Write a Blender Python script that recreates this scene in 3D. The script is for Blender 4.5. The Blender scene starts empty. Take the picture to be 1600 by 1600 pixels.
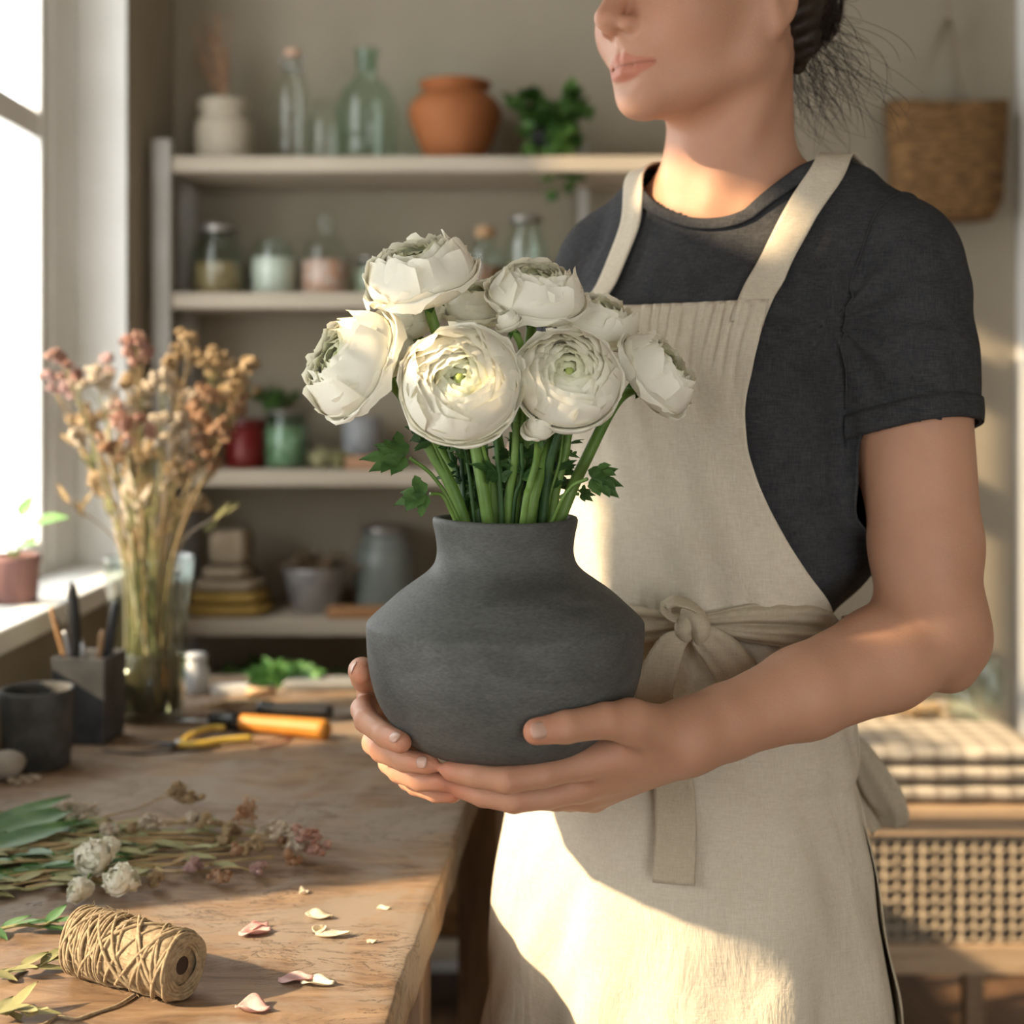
import bpy, bmesh, math, random
import numpy as np
from mathutils import Vector, Matrix, noise as mnoise
import openvdb

# ------------------------------------------------------------------ camera, light, exposure
def A(*v): return np.array(v, float)
SC = bpy.context.scene
F = 1600 * 50.0 / 36.0          # focal length in pixels
CZ = 1.18                       # camera height
HOR = 626.0                     # horizon row
def P(px, py, Y):               # a pixel and a true distance -> world point
    return np.array([(px - 800) * Y / F, Y, CZ - (py - HOR) * Y / F])
def PX(p):
    p = np.asarray(p); return 800 + p[..., 0] / p[..., 1] * F, HOR + (CZ - p[..., 2]) / p[..., 1] * F

cd = bpy.data.cameras.new('camera'); cam = bpy.data.objects.new('camera', cd)
SC.collection.objects.link(cam); SC.camera = cam
cam.location = (0, 0, CZ); cam.rotation_euler = (math.pi / 2, 0, 0)
cd.lens = 50; cd.sensor_width = 36; cd.shift_y = -174 / 1600
cd.clip_start = 0.05
cd.dof.use_dof = True; cd.dof.focus_distance = 1.07; cd.dof.aperture_fstop = 4.0
SC.view_settings.view_transform = 'Standard'; SC.view_settings.look = 'None'
SC.view_settings.gamma = 1; SC.view_settings.use_curve_mapping = False
SC.view_settings.exposure = 0.12
SC.cycles.max_bounces = 8; SC.cycles.diffuse_bounces = 5; SC.cycles.transmission_bounces = 8
SC.cycles.transparent_max_bounces = 12; SC.cycles.caustics_reflective = False; SC.cycles.caustics_refractive = False
SC.cycles.use_denoising = True; SC.cycles.sample_clamp_indirect = 6

W = bpy.data.worlds.new('world'); SC.world = W; W.use_nodes = True
bg = W.node_tree.nodes['Background']; bg.inputs[0].default_value = (0.96, 0.965, 0.96, 1); bg.inputs[1].default_value = 6.0

SUN_DIR = Vector((1.0, 0.33, -0.58)).normalized()
sd = bpy.data.lights.new('sun', 'SUN'); sun = bpy.data.objects.new('sun', sd); SC.collection.objects.link(sun)
sd.energy = 11.5; sd.color = (1.0, 0.75, 0.48); sd.angle = math.radians(1.4)
sun.rotation_euler = SUN_DIR.to_track_quat('-Z', 'Y').to_euler()

ROOM = dict(x0=-0.70, x1=2.5, y0=-2.2, y1=2.95, z1=2.65)
def portal(name, loc, rot, sx, sy):
    d = bpy.data.lights.new(name, 'AREA'); o = bpy.data.objects.new(name, d); SC.collection.objects.link(o)
    d.shape = 'RECTANGLE'; d.size = sx; d.size_y = sy; d.cycles.is_portal = True
    o.location = loc; o.rotation_euler = rot
# window openings in the left wall: (Y0, Y1, Z0, Z1); third to fifth are unseen slots added to aim sun at flowers, bib, neck
WZ0, WZ1 = 0.885, 2.42
WIN = [(1.44, 2.58, WZ0, WZ1), (0.20, 1.13, WZ0, 1.39), (0.70, 0.88, 1.565, 1.70), (0.90, 1.06, 1.46, 1.64), (0.81, 1.02, 1.83, 1.98), (-1.9, -0.75, WZ0, WZ1)]
for a, b, c, d in WIN:
    portal('window_light_portal', (-0.88, (a + b) / 2, (c + d) / 2), (0, -math.pi / 2, 0), d - c, b - a)
# the glazed garden door behind the camera
portal('door_light_portal', (1.1, ROOM['y0'] - 0.1, 1.1), (math.pi / 2, 0, 0), 1.5, 2.1)

# ------------------------------------------------------------------ helpers
rnd = random.Random(7)
COL = SC.collection
def link(o): COL.objects.link(o); return o
def mesh_obj(name, verts, faces, mat=None, parent=None, smooth=True):
    me = bpy.data.meshes.new(name)
    me.from_pydata([tuple(map(float, v)) for v in verts], [], [tuple(int(i) for i in f) for f in faces])
    me.update()
    if smooth: me.polygons.foreach_set('use_smooth', [True] * len(me.polygons))
    if mat is not None:
        for m in (mat if isinstance(mat, (list, tuple)) else [mat]): me.materials.append(m)
    o = bpy.data.objects.new(name, me); link(o)
    if parent is not None:
        o.parent = parent; o.matrix_parent_inverse = Matrix.Translation(-Vector(parent.location)) if parent.rotation_euler.to_quaternion().angle < 1e-6 else parent.matrix_basis.inverted()
    return o
def tag(o, label=None, cat=None, group=None, kind=None):
    if label: o['label'] = label
    if cat: o['category'] = cat
    if group: o['group'] = group
    if kind: o['kind'] = kind
    return o
def thing(name, label, cat, loc=(0, 0, 0), group=None):
    o = bpy.data.objects.new(name, None); link(o); o.location = tuple(map(float, loc)); o.empty_display_size = 0.05
    return tag(o, label, cat, group)
def structure(o): o['kind'] = 'structure'; return o
def children(o): return [c for c in list(COL.objects) if c.parent == o]
def copy_tree(o, parent=None):
    c = o.copy(); link(c)
    if parent is not None: c.parent = parent
    for ch in children(o): copy_tree(ch, c)
    return c

class MB:
    """collects geometry in world coordinates"""
    def __init__(s): s.v = []; s.f = []
    def add(s, v, f):
        n = len(s.v); s.v += [tuple(map(float, q)) for q in v]; s.f += [tuple(i + n for i in q) for q in f]; return s
    def box(s, lo, hi):
        x0, y0, z0 = lo; x1, y1, z1 = hi
        return s.add([(x0,y0,z0),(x1,y0,z0),(x1,y1,z0),(x0,y1,z0),(x0,y0,z1),(x1,y0,z1),(x1,y1,z1),(x0,y1,z1)],
                     [(0,3,2,1),(4,5,6,7),(0,1,5,4),(1,2,6,5),(2,3,7,6),(3,0,4,7)])
    def tube(s, pts, r, n=8, cap=True, flat=1.0):
        pts = [Vector(p) for p in pts]; m = len(pts)
        rs = r if isinstance(r, (list, tuple, np.ndarray)) else [r] * m
        V = []; up = None
        for i in range(m):
            t = (pts[min(i + 1, m - 1)] - pts[max(i - 1, 0)])
            if t.length < 1e-9: t = Vector((0, 0, 1))
            t.normalize()
            if up is None:
                up = Vector((0, 0, 1)) if abs(t.z) < .9 else Vector((1, 0, 0))
            a = t.cross(up)
            if a.length < 1e-5: a = t.cross(Vector((0, 1, 0)))
            a.normalize(); b = a.cross(t); up = b
            for k in range(n):
                an = 2 * math.pi * k / n
                V.append(pts[i] + (a * math.cos(an) + b * math.sin(an) * flat) * rs[i])
        Fc = []
        for i in range(m - 1):
            for k in range(n):
                Fc.append((i*n+k, i*n+(k+1)%n, (i+1)*n+(k+1)%n, (i+1)*n+k))
        if cap: Fc.append(tuple(range(n))[::-1]); Fc.append(tuple((m-1)*n + k for k in range(n)))
        return s.add(V, Fc)
    def lathe(s, prof, c=(0, 0, 0), n=40, closed=False, axis=None):
        c = Vector(c); V = []; m = len(prof)
        R = (Vector(axis).to_track_quat('Z', 'Y').to_matrix() if axis is not None else None)
        for (r, z) in prof:
            for k in range(n):
                a = 2 * math.pi * k / n; q = Vector((r * math.cos(a), r * math.sin(a), z))
                V.append(c + (R @ q if R else q))
        Fc = []
        for i in range(m - 1 if not closed else m):
            j = (i + 1) % m
            for k in range(n): Fc.append((i*n+k, i*n+(k+1)%n, j*n+(k+1)%n, j*n+k))
        if not closed:
            if prof[0][0] > 1e-6: Fc.append(tuple(range(n))[::-1])
            if prof[-1][0] > 1e-6: Fc.append(tuple((m-1)*n + k for k in range(n)))
        return s.add(V, Fc)
    def ball(s, c, r, n=8, sc=(1, 1, 1)):
        V = [(c[0], c[1], c[2] - r*sc[2])]; m = max(3, n // 2)
        for i in range(1, m):
            a = math.pi * i / m
            for k in range(n):
                b = 2 * math.pi * k / n
                V.append((c[0]+r*sc[0]*math.sin(a)*math.cos(b), c[1]+r*sc[1]*math.sin(a)*math.sin(b), c[2]-r*sc[2]*math.cos(a)))
        V.append((c[0], c[1], c[2] + r*sc[2])); L = len(V) - 1; Fc = []
        for k in range(n): Fc.append((0, 1+(k+1)%n, 1+k))
        for i in range(m - 2):
            for k in range(n): Fc.append((1+i*n+k, 1+i*n+(k+1)%n, 1+(i+1)*n+(k+1)%n, 1+(i+1)*n+k))
        for k in range(n): Fc.append((L, 1+(m-2)*n+k, 1+(m-2)*n+(k+1)%n))
        return s.add(V, Fc)
    def grid(s, G, closed=False):
        G = np.asarray(G); a, b = G.shape[:2]; Fc = []
        for i in range(a - 1):
            for j in range(b - (0 if closed else 1)):
                k = (j + 1) % b
                Fc.append((i*b+j, i*b+k, (i+1)*b+k, (i+1)*b+j))
        return s.add(G.reshape(-1, 3), Fc)
    def build(s, name, mat=None, parent=None, smooth=True):
        return mesh_obj(name, s.v, s.f, mat, parent, smooth)
def bevel(o, w=0.002, seg=2, angle=35):
    m = o.modifiers.new('b', 'BEVEL'); m.width = w; m.segments = seg; m.limit_method = 'ANGLE'; m.angle_limit = math.radians(angle); return o
def solid(o, t, off=-1, rim=True):
    m = o.modifiers.new('s', 'SOLIDIFY'); m.thickness = t; m.offset = off; m.use_rim = rim; return o
def subsurf(o, n=1):
    m = o.modifiers.new('ss', 'SUBSURF'); m.levels = n; m.render_levels = n; return o
def spline(pts, n):
    """Catmull-Rom through points of any width"""
    pts = np.asarray(pts, float); m = len(pts); out = []
    Q = np.vstack([2*pts[0]-pts[1], pts, 2*pts[-1]-pts[-2]])
    for t in np.linspace(0, m - 1, n):
        i = min(int(t), m - 2); u = t - i; p0, p1, p2, p3 = Q[i:i+4]
        out.append(.5*((2*p1)+(-p0+p2)*u+(2*p0-5*p1+4*p2-p3)*u*u+(-p0+3*p1-3*p2+p3)*u**3))
    return np.array(out)

# ------------------------------------------------------------------ materials
def _n(nt, t, **kw):
    n = nt.nodes.new(t)
    for k, v in kw.items():
        if k.startswith('i_'): n.inputs[k[2:].replace('_', ' ')].default_value = v
        else: setattr(n, k, v)
    return n
def rgba(c): return (c[0], c[1], c[2], 1)
def mat(name, c, rough=.7, c2=None, scale=20, detail=4, mix=(.35, .65), bump=0, bscale=None, stretch=(1, 1, 1), metal=0, trans=0, sss=0, sheen=0, ior=1.45, spec=.5, transl=0, vcol=None, coord='Object', dist=0.002, sss_r=(1, .35, .2)):
    m = bpy.data.materials.new(name); m.use_nodes = True; nt = m.node_tree; b = nt.nodes['Principled BSDF']
    b.inputs['Base Color'].default_value = rgba(c); b.inputs['Roughness'].default_value = rough
    b.inputs['Metallic'].default_value = metal; b.inputs['IOR'].default_value = ior
    b.inputs['Transmission Weight'].default_value = trans; b.inputs['Specular IOR Level'].default_value = spec
    if sss: b.inputs['Subsurface Weight'].default_value = sss; b.inputs['Subsurface Scale'].default_value = .012; b.inputs['Subsurface Radius'].default_value = sss_r
    if sheen: b.inputs['Sheen Weight'].default_value = sheen; b.inputs['Sheen Roughness'].default_value = .5
    tc = _n(nt, 'ShaderNodeTexCoord'); mp = _n(nt, 'ShaderNodeMapping'); mp.inputs['Scale'].default_value = stretch
    nt.links.new(tc.outputs[coord], mp.inputs[0])
    col = None
    if c2 is not None:
        no = _n(nt, 'ShaderNodeTexNoise', i_Scale=scale, i_Detail=detail, i_Roughness=.6); nt.links.new(mp.outputs[0], no.inputs['Vector'])
        cr = _n(nt, 'ShaderNodeValToRGB'); cr.color_ramp.elements[0].position = mix[0]; cr.color_ramp.elements[1].position = mix[1]
        cr.color_ramp.elements[0].color = rgba(c); cr.color_ramp.elements[1].color = rgba(c2)
        nt.links.new(no.outputs['Fac'], cr.inputs[0]); col = cr.outputs[0]
    if vcol:
        at = _n(nt, 'ShaderNodeAttribute', attribute_name=vcol)
        if col is not None:
            mx = _n(nt, 'ShaderNodeMix', data_type='RGBA', blend_type='MULTIPLY'); mx.inputs['Factor'].default_value = 1
            nt.links.new(col, mx.inputs['A']); nt.links.new(at.outputs['Color'], mx.inputs['B']); col = mx.outputs['Result']
        else: col = at.outputs['Color']
    if col is not None: nt.links.new(col, b.inputs['Base Color'])
    if bump:
        n2 = _n(nt, 'ShaderNodeTexNoise', i_Scale=bscale or scale * 3, i_Detail=5, i_Roughness=.65); nt.links.new(mp.outputs[0], n2.inputs['Vector'])
        bp = _n(nt, 'ShaderNodeBump', i_Strength=bump, i_Distance=dist); nt.links.new(n2.outputs['Fac'], bp.inputs['Height']); nt.links.new(bp.outputs[0], b.inputs['Normal'])
    if transl:
        tr = _n(nt, 'ShaderNodeBsdfTranslucent'); ms = _n(nt, 'ShaderNodeMixShader'); ms.inputs[0].default_value = transl
        tr.inputs[0].default_value = rgba(c)
        if col is not None: nt.links.new(col, tr.inputs[0])
        out = nt.nodes['Material Output']; nt.links.new(b.outputs[0], ms.inputs[1]); nt.links.new(tr.outputs[0], ms.inputs[2]); nt.links.new(ms.outputs[0], out.inputs[0])
    return m
def glass_mat(name, c=(.93, .97, .95), alpha=.6, rough=.03):
    """thin-walled glass: mostly clear with a tint and a gloss, so daylight still gets through"""
    m = bpy.data.materials.new(name); m.use_nodes = True; nt = m.node_tree
    for n in list(nt.nodes):
        if n.type != 'OUTPUT_MATERIAL': nt.nodes.remove(n)
    out = nt.nodes['Material Output']
    t = _n(nt, 'ShaderNodeBsdfTransparent'); t.inputs[0].default_value = rgba(c)
    g = _n(nt, 'ShaderNodeBsdfGlossy'); g.inputs['Roughness'].default_value = rough; g.inputs[0].default_value = (1, 1, 1, 1)
    lw = _n(nt, 'ShaderNodeLayerWeight'); lw.inputs[0].default_value = .5
    pw = _n(nt, 'ShaderNodeMath', operation='POWER'); pw.inputs[1].default_value = 4; nt.links.new(lw.outputs['Facing'], pw.inputs[0])
    ma = _n(nt, 'ShaderNodeMath', operation='MULTIPLY_ADD'); ma.inputs[1].default_value = alpha; ma.inputs[2].default_value = .04; nt.links.new(pw.outputs[0], ma.inputs[0])
    ms = _n(nt, 'ShaderNodeMixShader'); nt.links.new(ma.outputs[0], ms.inputs[0])
    nt.links.new(t.outputs[0], ms.inputs[1]); nt.links.new(g.outputs[0], ms.inputs[2]); nt.links.new(ms.outputs[0], out.inputs[0])
    return m
def weave_mat(name, c, c2, scale=900, rough=.9, bump=.22, patch=12, vcol=None):
    """woven cloth: crossing threads as fine waves, plus slubby colour variation"""
    m = bpy.data.materials.new(name); m.use_nodes = True; nt = m.node_tree; b = nt.nodes['Principled BSDF']
    b.inputs['Roughness'].default_value = rough; b.inputs['Specular IOR Level'].default_value = .2
    tc = _n(nt, 'ShaderNodeTexCoord')
    hs = []
    for st in ((1, 1, .12), (.12, .12, 1)):
        mp = _n(nt, 'ShaderNodeMapping'); mp.inputs['Scale'].default_value = st; nt.links.new(tc.outputs['Object'], mp.inputs[0])
        no = _n(nt, 'ShaderNodeTexNoise', i_Scale=scale, i_Detail=2, i_Roughness=.5); nt.links.new(mp.outputs[0], no.inputs['Vector']); hs.append(no.outputs['Fac'])
    ad = _n(nt, 'ShaderNodeMath', operation='ADD'); nt.links.new(hs[0], ad.inputs[0]); nt.links.new(hs[1], ad.inputs[1])
    pt = _n(nt, 'ShaderNodeTexNoise', i_Scale=patch, i_Detail=6, i_Roughness=.65); nt.links.new(tc.outputs['Object'], pt.inputs['Vector'])
    a2 = _n(nt, 'ShaderNodeMath', operation='MULTIPLY_ADD'); a2.inputs[1].default_value = .8; nt.links.new(pt.outputs['Fac'], a2.inputs[0]); nt.links.new(ad.outputs[0], a2.inputs[2])
    cr = _n(nt, 'ShaderNodeValToRGB'); cr.color_ramp.elements[0].position = 1.05 / 2; cr.color_ramp.elements[1].position = 1.75 / 2
    dv = _n(nt, 'ShaderNodeMath', operation='MULTIPLY'); dv.inputs[1].default_value = .5; nt.links.new(a2.outputs[0], dv.inputs[0])
    cr.color_ramp.elements[0].color = rgba(c); cr.color_ramp.elements[1].color = rgba(c2)
    nt.links.new(dv.outputs[0], cr.inputs[0]); nt.links.new(cr.outputs[0], b.inputs['Base Color'])
    # creases
    mp = _n(nt, 'ShaderNodeMapping'); mp.inputs['Scale'].default_value = (1, 1, .45); nt.links.new(tc.outputs['Object'], mp.inputs[0])
    w = _n(nt, 'ShaderNodeTexNoise', i_Scale=26, i_Detail=5, i_Roughness=.55, i_Distortion=.6); nt.links.new(mp.outputs[0], w.inputs['Vector'])
    b1 = _n(nt, 'ShaderNodeBump', i_Strength=.8, i_Distance=.006); nt.links.new(w.outputs['Fac'], b1.inputs['Height'])
    bp = _n(nt, 'ShaderNodeBump', i_Strength=bump, i_Distance=.0006); nt.links.new(ad.outputs[0], bp.inputs['Height']); nt.links.new(b1.outputs[0], bp.inputs['Normal'])
    nt.links.new(bp.outputs[0], b.inputs['Normal'])
    return m

M = {}
M['wall'] = mat('wall_plaster', (.37, .32, .245), .9, (.33, .285, .215), 3, bump=.15, bscale=60)
M['white_paint'] = mat('white_paint', (.86, .85, .82), .55, (.80, .79, .75), 6, bump=.1, bscale=80)
M['floor'] = mat('floor_boards', (.17, .095, .05), .5, (.11, .06, .03), 5, stretch=(8, .6, 1), bump=.2)
M['shelf_wood'] = mat('shelf_wood', (.50, .43, .34), .7, (.40, .34, .26), 6, stretch=(.5, 6, 6), bump=.15)
M['shelf_post'] = mat('shelf_post_paint', (.50, .48, .45), .7, (.42, .40, .36), 12)
M['glass'] = glass_mat('clear_glass')
M['green_glass'] = glass_mat('pale_green_glass', (.80, .90, .85), .6)
M['pane'] = glass_mat('window_pane_glass', (.97, .98, .98), .3)

# ------------------------------------------------------------------ the room
x0, x1, y0, y1, z1 = (ROOM[k] for k in ('x0', 'x1', 'y0', 'y1', 'z1')); T = 0.16
m = MB().box((x0 - .5, y0 - .5, -.1), (x1 + .5, y1 + .5, 0)); structure(m.build('floor', M['floor'], smooth=False))
m = MB().box((x0 - .3, y0 - .3, z1), (x1 + .3, y1 + .3, z1 + .1)); structure(m.build('ceiling', M['wall'], smooth=False))
m = MB().box((x0 - T, y1, 0), (x1 + T, y1 + .1, z1)); structure(m.build('wall_back', M['wall'], smooth=False))
m = MB().box((x1, y0 - .1, 0), (x1 + .1, y1, z1)); structure(m.build('wall_right', M['wall'], smooth=False))
m = MB()
m.box((x0 - .1, y0 - .1, 0), (.3, y0, z1)).box((1.9, y0 - .1, 0), (x1, y0, z1)).box((.3, y0 - .1, 2.15), (1.9, y0, z1))
structure(m.build('wall_front', M['wall'], smooth=False))
m = MB(); 
m.box((x0 - T, y0 - .1, 0), (x0, y1, WZ0 - .033)).box((x0 - T, y0 - .1, WZ1), (x0, y1, z1))
for p_, q_ in ((y0 - .1, -1.9), (-.75, .20), (1.13, 1.44), (2.58, y1)): m.box((x0 - T, p_, WZ0 - .033), (x0, q_, WZ1))
def sun_screen_wall(holes):      # unseen wall shaped to keep sun off face and chest between the slots, Y .20 to 1.13, Z 1.39 upwards
    ysv = sorted({.20, 1.13, *[h[0] for h in holes], *[h[1] for h in holes]}); zsv = sorted({1.39, WZ1, *[h[2] for h in holes], *[h[3] for h in holes]})
    for i in range(len(ysv) - 1):
        for j in range(len(zsv) - 1):
            cy, cz_ = (ysv[i] + ysv[i + 1]) / 2, (zsv[j] + zsv[j + 1]) / 2
            if not any(h[0] < cy < h[1] and h[2] < cz_ < h[3] for h in holes): m.box((x0 - T, ysv[i], zsv[j]), (x0, ysv[i + 1], zsv[j + 1]))
sun_screen_wall(WIN[2:5])
structure(m.build('wall_left', M['wall'], smooth=False))
for k, (a, b, c, d) in enumerate(WIN):  # third to fifth are the added sun slots, built like windows
    w = bpy.data.objects.new('window_%d' % (k + 1), None); link(w); structure(w); w.location = (x0, (a + b) / 2, c)
    xg = x0 - .09; tall = d - c > 1; fr = .125 if tall else .02; big = d - c > .3
    m = MB()
    m.box((x0 - T, b - .004, c - .03), (x0 + .0015, b, d)); m.box((x0 - T, a, c - .03), (x0 + .0015, a + .004, d)); m.box((x0 - T, a, d - .004), (x0, b, d))
    m.build('reveal', M['white_paint'], w, False)
    m = MB(); fx0, fx1 = xg - .05, xg
    m.box((fx0, b - fr, c), (fx1, b - .004, d)).box((fx0, a + .004, c), (fx1, a + fr, d))
    if big: m.box((fx0 + .002, a + fr - .004, c), (fx1 - .002, b - fr + .004, c + .02)).box((fx0 + .002, a + fr - .004, d - .02), (fx1 - .002, b - fr + .004, d))
    bevel(m.build('window_frame', M['white_paint'], w, False), .004)
    if big:
        m = MB(); sx0, sx1 = xg - .04, xg - .006
        m.box((sx0, a + fr, c + .02), (sx1, a + fr + .05, d - .02)).box((sx0, b - fr - .05, c + .02), (sx1, b - fr, d - .02))
        m.box((sx0 + .002, a + fr + .045, c + .02), (sx1 - .002, b - fr - .045, c + .055)).box((sx0 + .002, a + fr + .045, d - .06), (sx1 - .002, b - fr - .045, d - .02))
        if tall: m.box((sx0 + .003, a + fr + .048, 1.622), (sx1 - .003, b - fr - .048, 1.668))
        bevel(m.build('sash', M['white_paint'], w, False), .003)
    m = MB().box((xg - .024, a + fr, c), (xg - .020, b - fr, d)); m.build('pane', M['pane'], w, False)
    if c == WZ0:
        m = MB().box((x0 - T, a - .03, c - .033), (x0 + .045, b + .03, c)); bevel(m.build('window_sill', M['white_paint'], w, False), .004)
m = MB().box((x0, y0, 0), (x0 + .015, y1, .1)); structure(bevel(m.build('baseboard_left', M['white_paint'], smooth=False), .003))
m = MB().box((x0, y1 - .015, 0), (x1, y1, .1)); structure(bevel(m.build('baseboard_back', M['white_paint'], smooth=False), .003))
m = MB().box((1.045, y1 - .03, 0.1), (1.12, y1, 2.1)); structure(bevel(m.build('trim_1', M['white_paint'], smooth=False), .004))
# glazed door behind the camera
d = bpy.data.objects.new('door_1', None); link(d); structure(d); d.location = (1.1, y0, 0)
m = MB(); 
for xx in (.3, 1.06, 1.82): m.box((xx, y0 - .08, 0), (xx + .08, y0 - .03, 2.15))
for zz in (0, 1.0, 2.07): m.box((.3, y0 - .08, zz), (1.9, y0 - .03, zz + .08))
m.build('door_frame', M['white_paint'], d, False)
MB().box((.36, y0 - .057, .06), (1.86, y0 - .053, 2.1)).build('door_pane', M['pane'], d, False)
# ------------------------------------------------------------------ furniture
def wood_mat(name, c1, c2, c3, grain=(1.2, 14, 14), rough=.65, cracks=True, worn=None):
    m = bpy.data.materials.new(name); m.use_nodes = True; nt = m.node_tree; b = nt.nodes['Principled BSDF']; b.inputs['Roughness'].default_value = rough
    tc = _n(nt, 'ShaderNodeTexCoord'); mp = _n(nt, 'ShaderNodeMapping'); mp.inputs['Scale'].default_value = grain; nt.links.new(tc.outputs['Object'], mp.inputs[0])
    g = _n(nt, 'ShaderNodeTexNoise', i_Scale=4.0, i_Detail=9, i_Roughness=.68, i_Distortion=1.2); nt.links.new(mp.outputs[0], g.inputs['Vector'])
    cr = _n(nt, 'ShaderNodeValToRGB'); e = cr.color_ramp.elements; e[0].position = .32; e[0].color = rgba(c1); e[1].position = .68; e[1].color = rgba(c3); e.new(.5).color = rgba(c2)
    nt.links.new(g.outputs['Fac'], cr.inputs[0]); col = cr.outputs[0]; hgt = g.outputs['Fac']
    if worn:
        n2 = _n(nt, 'ShaderNodeTexNoise', i_Scale=5.5, i_Detail=6, i_Roughness=.7, i_Distortion=.8); nt.links.new(tc.outputs['Object'], n2.inputs['Vector'])
        r2 = _n(nt, 'ShaderNodeValToRGB'); r2.color_ramp.elements[0].position = .46; r2.color_ramp.elements[1].position = .60
        nt.links.new(n2.outputs['Fac'], r2.inputs[0]); mx = _n(nt, 'ShaderNodeMix', data_type='RGBA'); nt.links.new(r2.outputs[0], mx.inputs['Factor'])
        nt.links.new(col, mx.inputs['A']); mx.inputs['B'].default_value = rgba(worn); col = mx.outputs['Result']
    if cracks:
        mp2 = _n(nt, 'ShaderNodeMapping'); mp2.inputs['Scale'].default_value = (1.0, 2.6, 2.6); mp2.inputs['Rotation'].default_value = (0, 0, .12); nt.links.new(tc.outputs['Object'], mp2.inputs[0])
        n3 = _n(nt, 'ShaderNodeTexNoise', i_Scale=9, i_Detail=7, i_Roughness=.7, i_Distortion=1.6); nt.links.new(mp2.outputs[0], n3.inputs['Vector'])
        sb = _n(nt, 'ShaderNodeMath', operation='SUBTRACT'); sb.inputs[1].default_value = .5; nt.links.new(n3.outputs['Fac'], sb.inputs[0])
        ab = _n(nt, 'ShaderNodeMath', operation='ABSOLUTE'); nt.links.new(sb.outputs[0], ab.inputs[0])
        mr = _n(nt, 'ShaderNodeMapRange'); mr.inputs['From Min'].default_value = .0015; mr.inputs['From Max'].default_value = .0075; nt.links.new(ab.outputs[0], mr.inputs['Value'])
        n4 = _n(nt, 'ShaderNodeTexNoise', i_Scale=7, i_Detail=2); nt.links.new(tc.outputs['Object'], n4.inputs['Vector'])
        r4 = _n(nt, 'ShaderNodeMapRange'); r4.inputs['From Min'].default_value = .50; r4.inputs['From Max'].default_value = .56; nt.links.new(n4.outputs['Fac'], r4.inputs['Value'])
        inv = _n(nt, 'ShaderNodeMath', operation='SUBTRACT'); inv.inputs[0].default_value = 1; nt.links.new(r4.outputs[0], inv.inputs[1])
        mxx = _n(nt, 'ShaderNodeMath', operation='MAXIMUM'); nt.links.new(mr.outputs[0], mxx.inputs[0]); nt.links.new(inv.outputs[0], mxx.inputs[1])
        mc = _n(nt, 'ShaderNodeMix', data_type='RGBA'); nt.links.new(mxx.outputs[0], mc.inputs['Factor']); mc.inputs['A'].default_value = (.06, .035, .02, 1); nt.links.new(col, mc.inputs['B']); col = mc.outputs['Result']
        ad = _n(nt, 'ShaderNodeMath', operation='MULTIPLY_ADD'); nt.links.new(mxx.outputs[0], ad.inputs[0]); ad.inputs[1].default_value = .8; nt.links.new(g.outputs['Fac'], ad.inputs[2]); hgt = ad.outputs[0]
    nt.links.new(col, b.inputs['Base Color'])
    bp = _n(nt, 'ShaderNodeBump', i_Strength=.7, i_Distance=.0022); nt.links.new(hgt, bp.inputs['Height']); nt.links.new(bp.outputs[0], b.inputs['Normal'])
    return m
M['table_top'] = wood_mat('worn_table_wood', (.115, .065, .035), (.245, .155, .088), (.35, .235, .14), worn=(.28, .22, .165), grain=(2.2, 9, 9))
M['table_leg'] = wood_mat('table_leg_wood', (.16, .09, .05), (.28, .17, .10), (.38, .25, .15), cracks=False, grain=(9, 9, 1))
M['cab_wood'] = wood_mat('light_oak', (.36, .24, .14), (.46, .32, .20), (.54, .39, .25), cracks=False)
TZ = .745; TA = math.atan(156 / F)      # table top height and its small turn
tdir = A(math.sin(TA), math.cos(TA), 0); tlat = A(-math.cos(TA), math.sin(TA), 0)   # along the table, and towards the window
def T_(along, left, z=TZ):            # table coordinates: distance along from the camera plane, distance left of the right edge
    return A(-.1553, 0, z) + tdir * along + tlat * left
table = thing('work_table', 'rough worn wooden work table with a thick plank top by the window', 'table', T_(1.3, .3, 0))
NY, NX = 150, 60; top = []
def edge_w(y): return .0012 * math.sin(y * 13) + .0006 * math.sin(y * 47 + 1) + .0004 * math.sin(y * 120)
G = []
for i in range(NY):
    y = .55 + (2.23 - .55) * i / (NY - 1); row = []
    rx = edge_w(y)
    prof = [(.56, -.048), (.56, -.002), (.555, 0)] + [(.555 - (.555 - .004) * k / NX, 0) for k in range(1, NX + 1)] + [(.0015, -.0012), (.0002, -.004), (0.0 , -.014), (.001, -.026), (-.0005, -.036), (.0015, -.045), (.004, -.048)]
    for (l, z) in prof:
        chip = .0022 * max(0, mnoise.noise(Vector((y * 26, 1.3, z * 20))) - .15) * 1.6 if l < .01 else 0
        dz = 0 if z < -.001 else .0011 * mnoise.noise(Vector((y * 9, l * 20, 0))) + .0005 * mnoise.noise(Vector((y * 40, l * 60, 3)))
        row.append(T_(y, l + (rx + chip if l < .1 else 0), TZ + z + dz))
    G.append(row)
mb = MB().grid(np.array(G)); K = len(G[0])
mb.f.append(tuple(range(K))); mb.f.append(tuple(range((NY - 1) * K, NY * K))[::-1]); 
for i in range(NY - 1): mb.f.append((i * K, (i + 1) * K, (i + 1) * K + K - 1, i * K + K - 1))
tt = mb.build('table_top', M['table_top'], table)
def tbox(name, a0, a1, l0, l1, z0, z1, mt, par):
    v = [T_(a, l, z) for z in (z0, z1) for a, l in ((a0, l0), (a1, l0), (a1, l1), (a0, l1))]
    o = MB().add(v, [(0,3,2,1),(4,5,6,7),(0,1,5,4),(1,2,6,5),(2,3,7,6),(3,0,4,7)]).build(name, mt, par, False); return bevel(o, .003)
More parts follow.
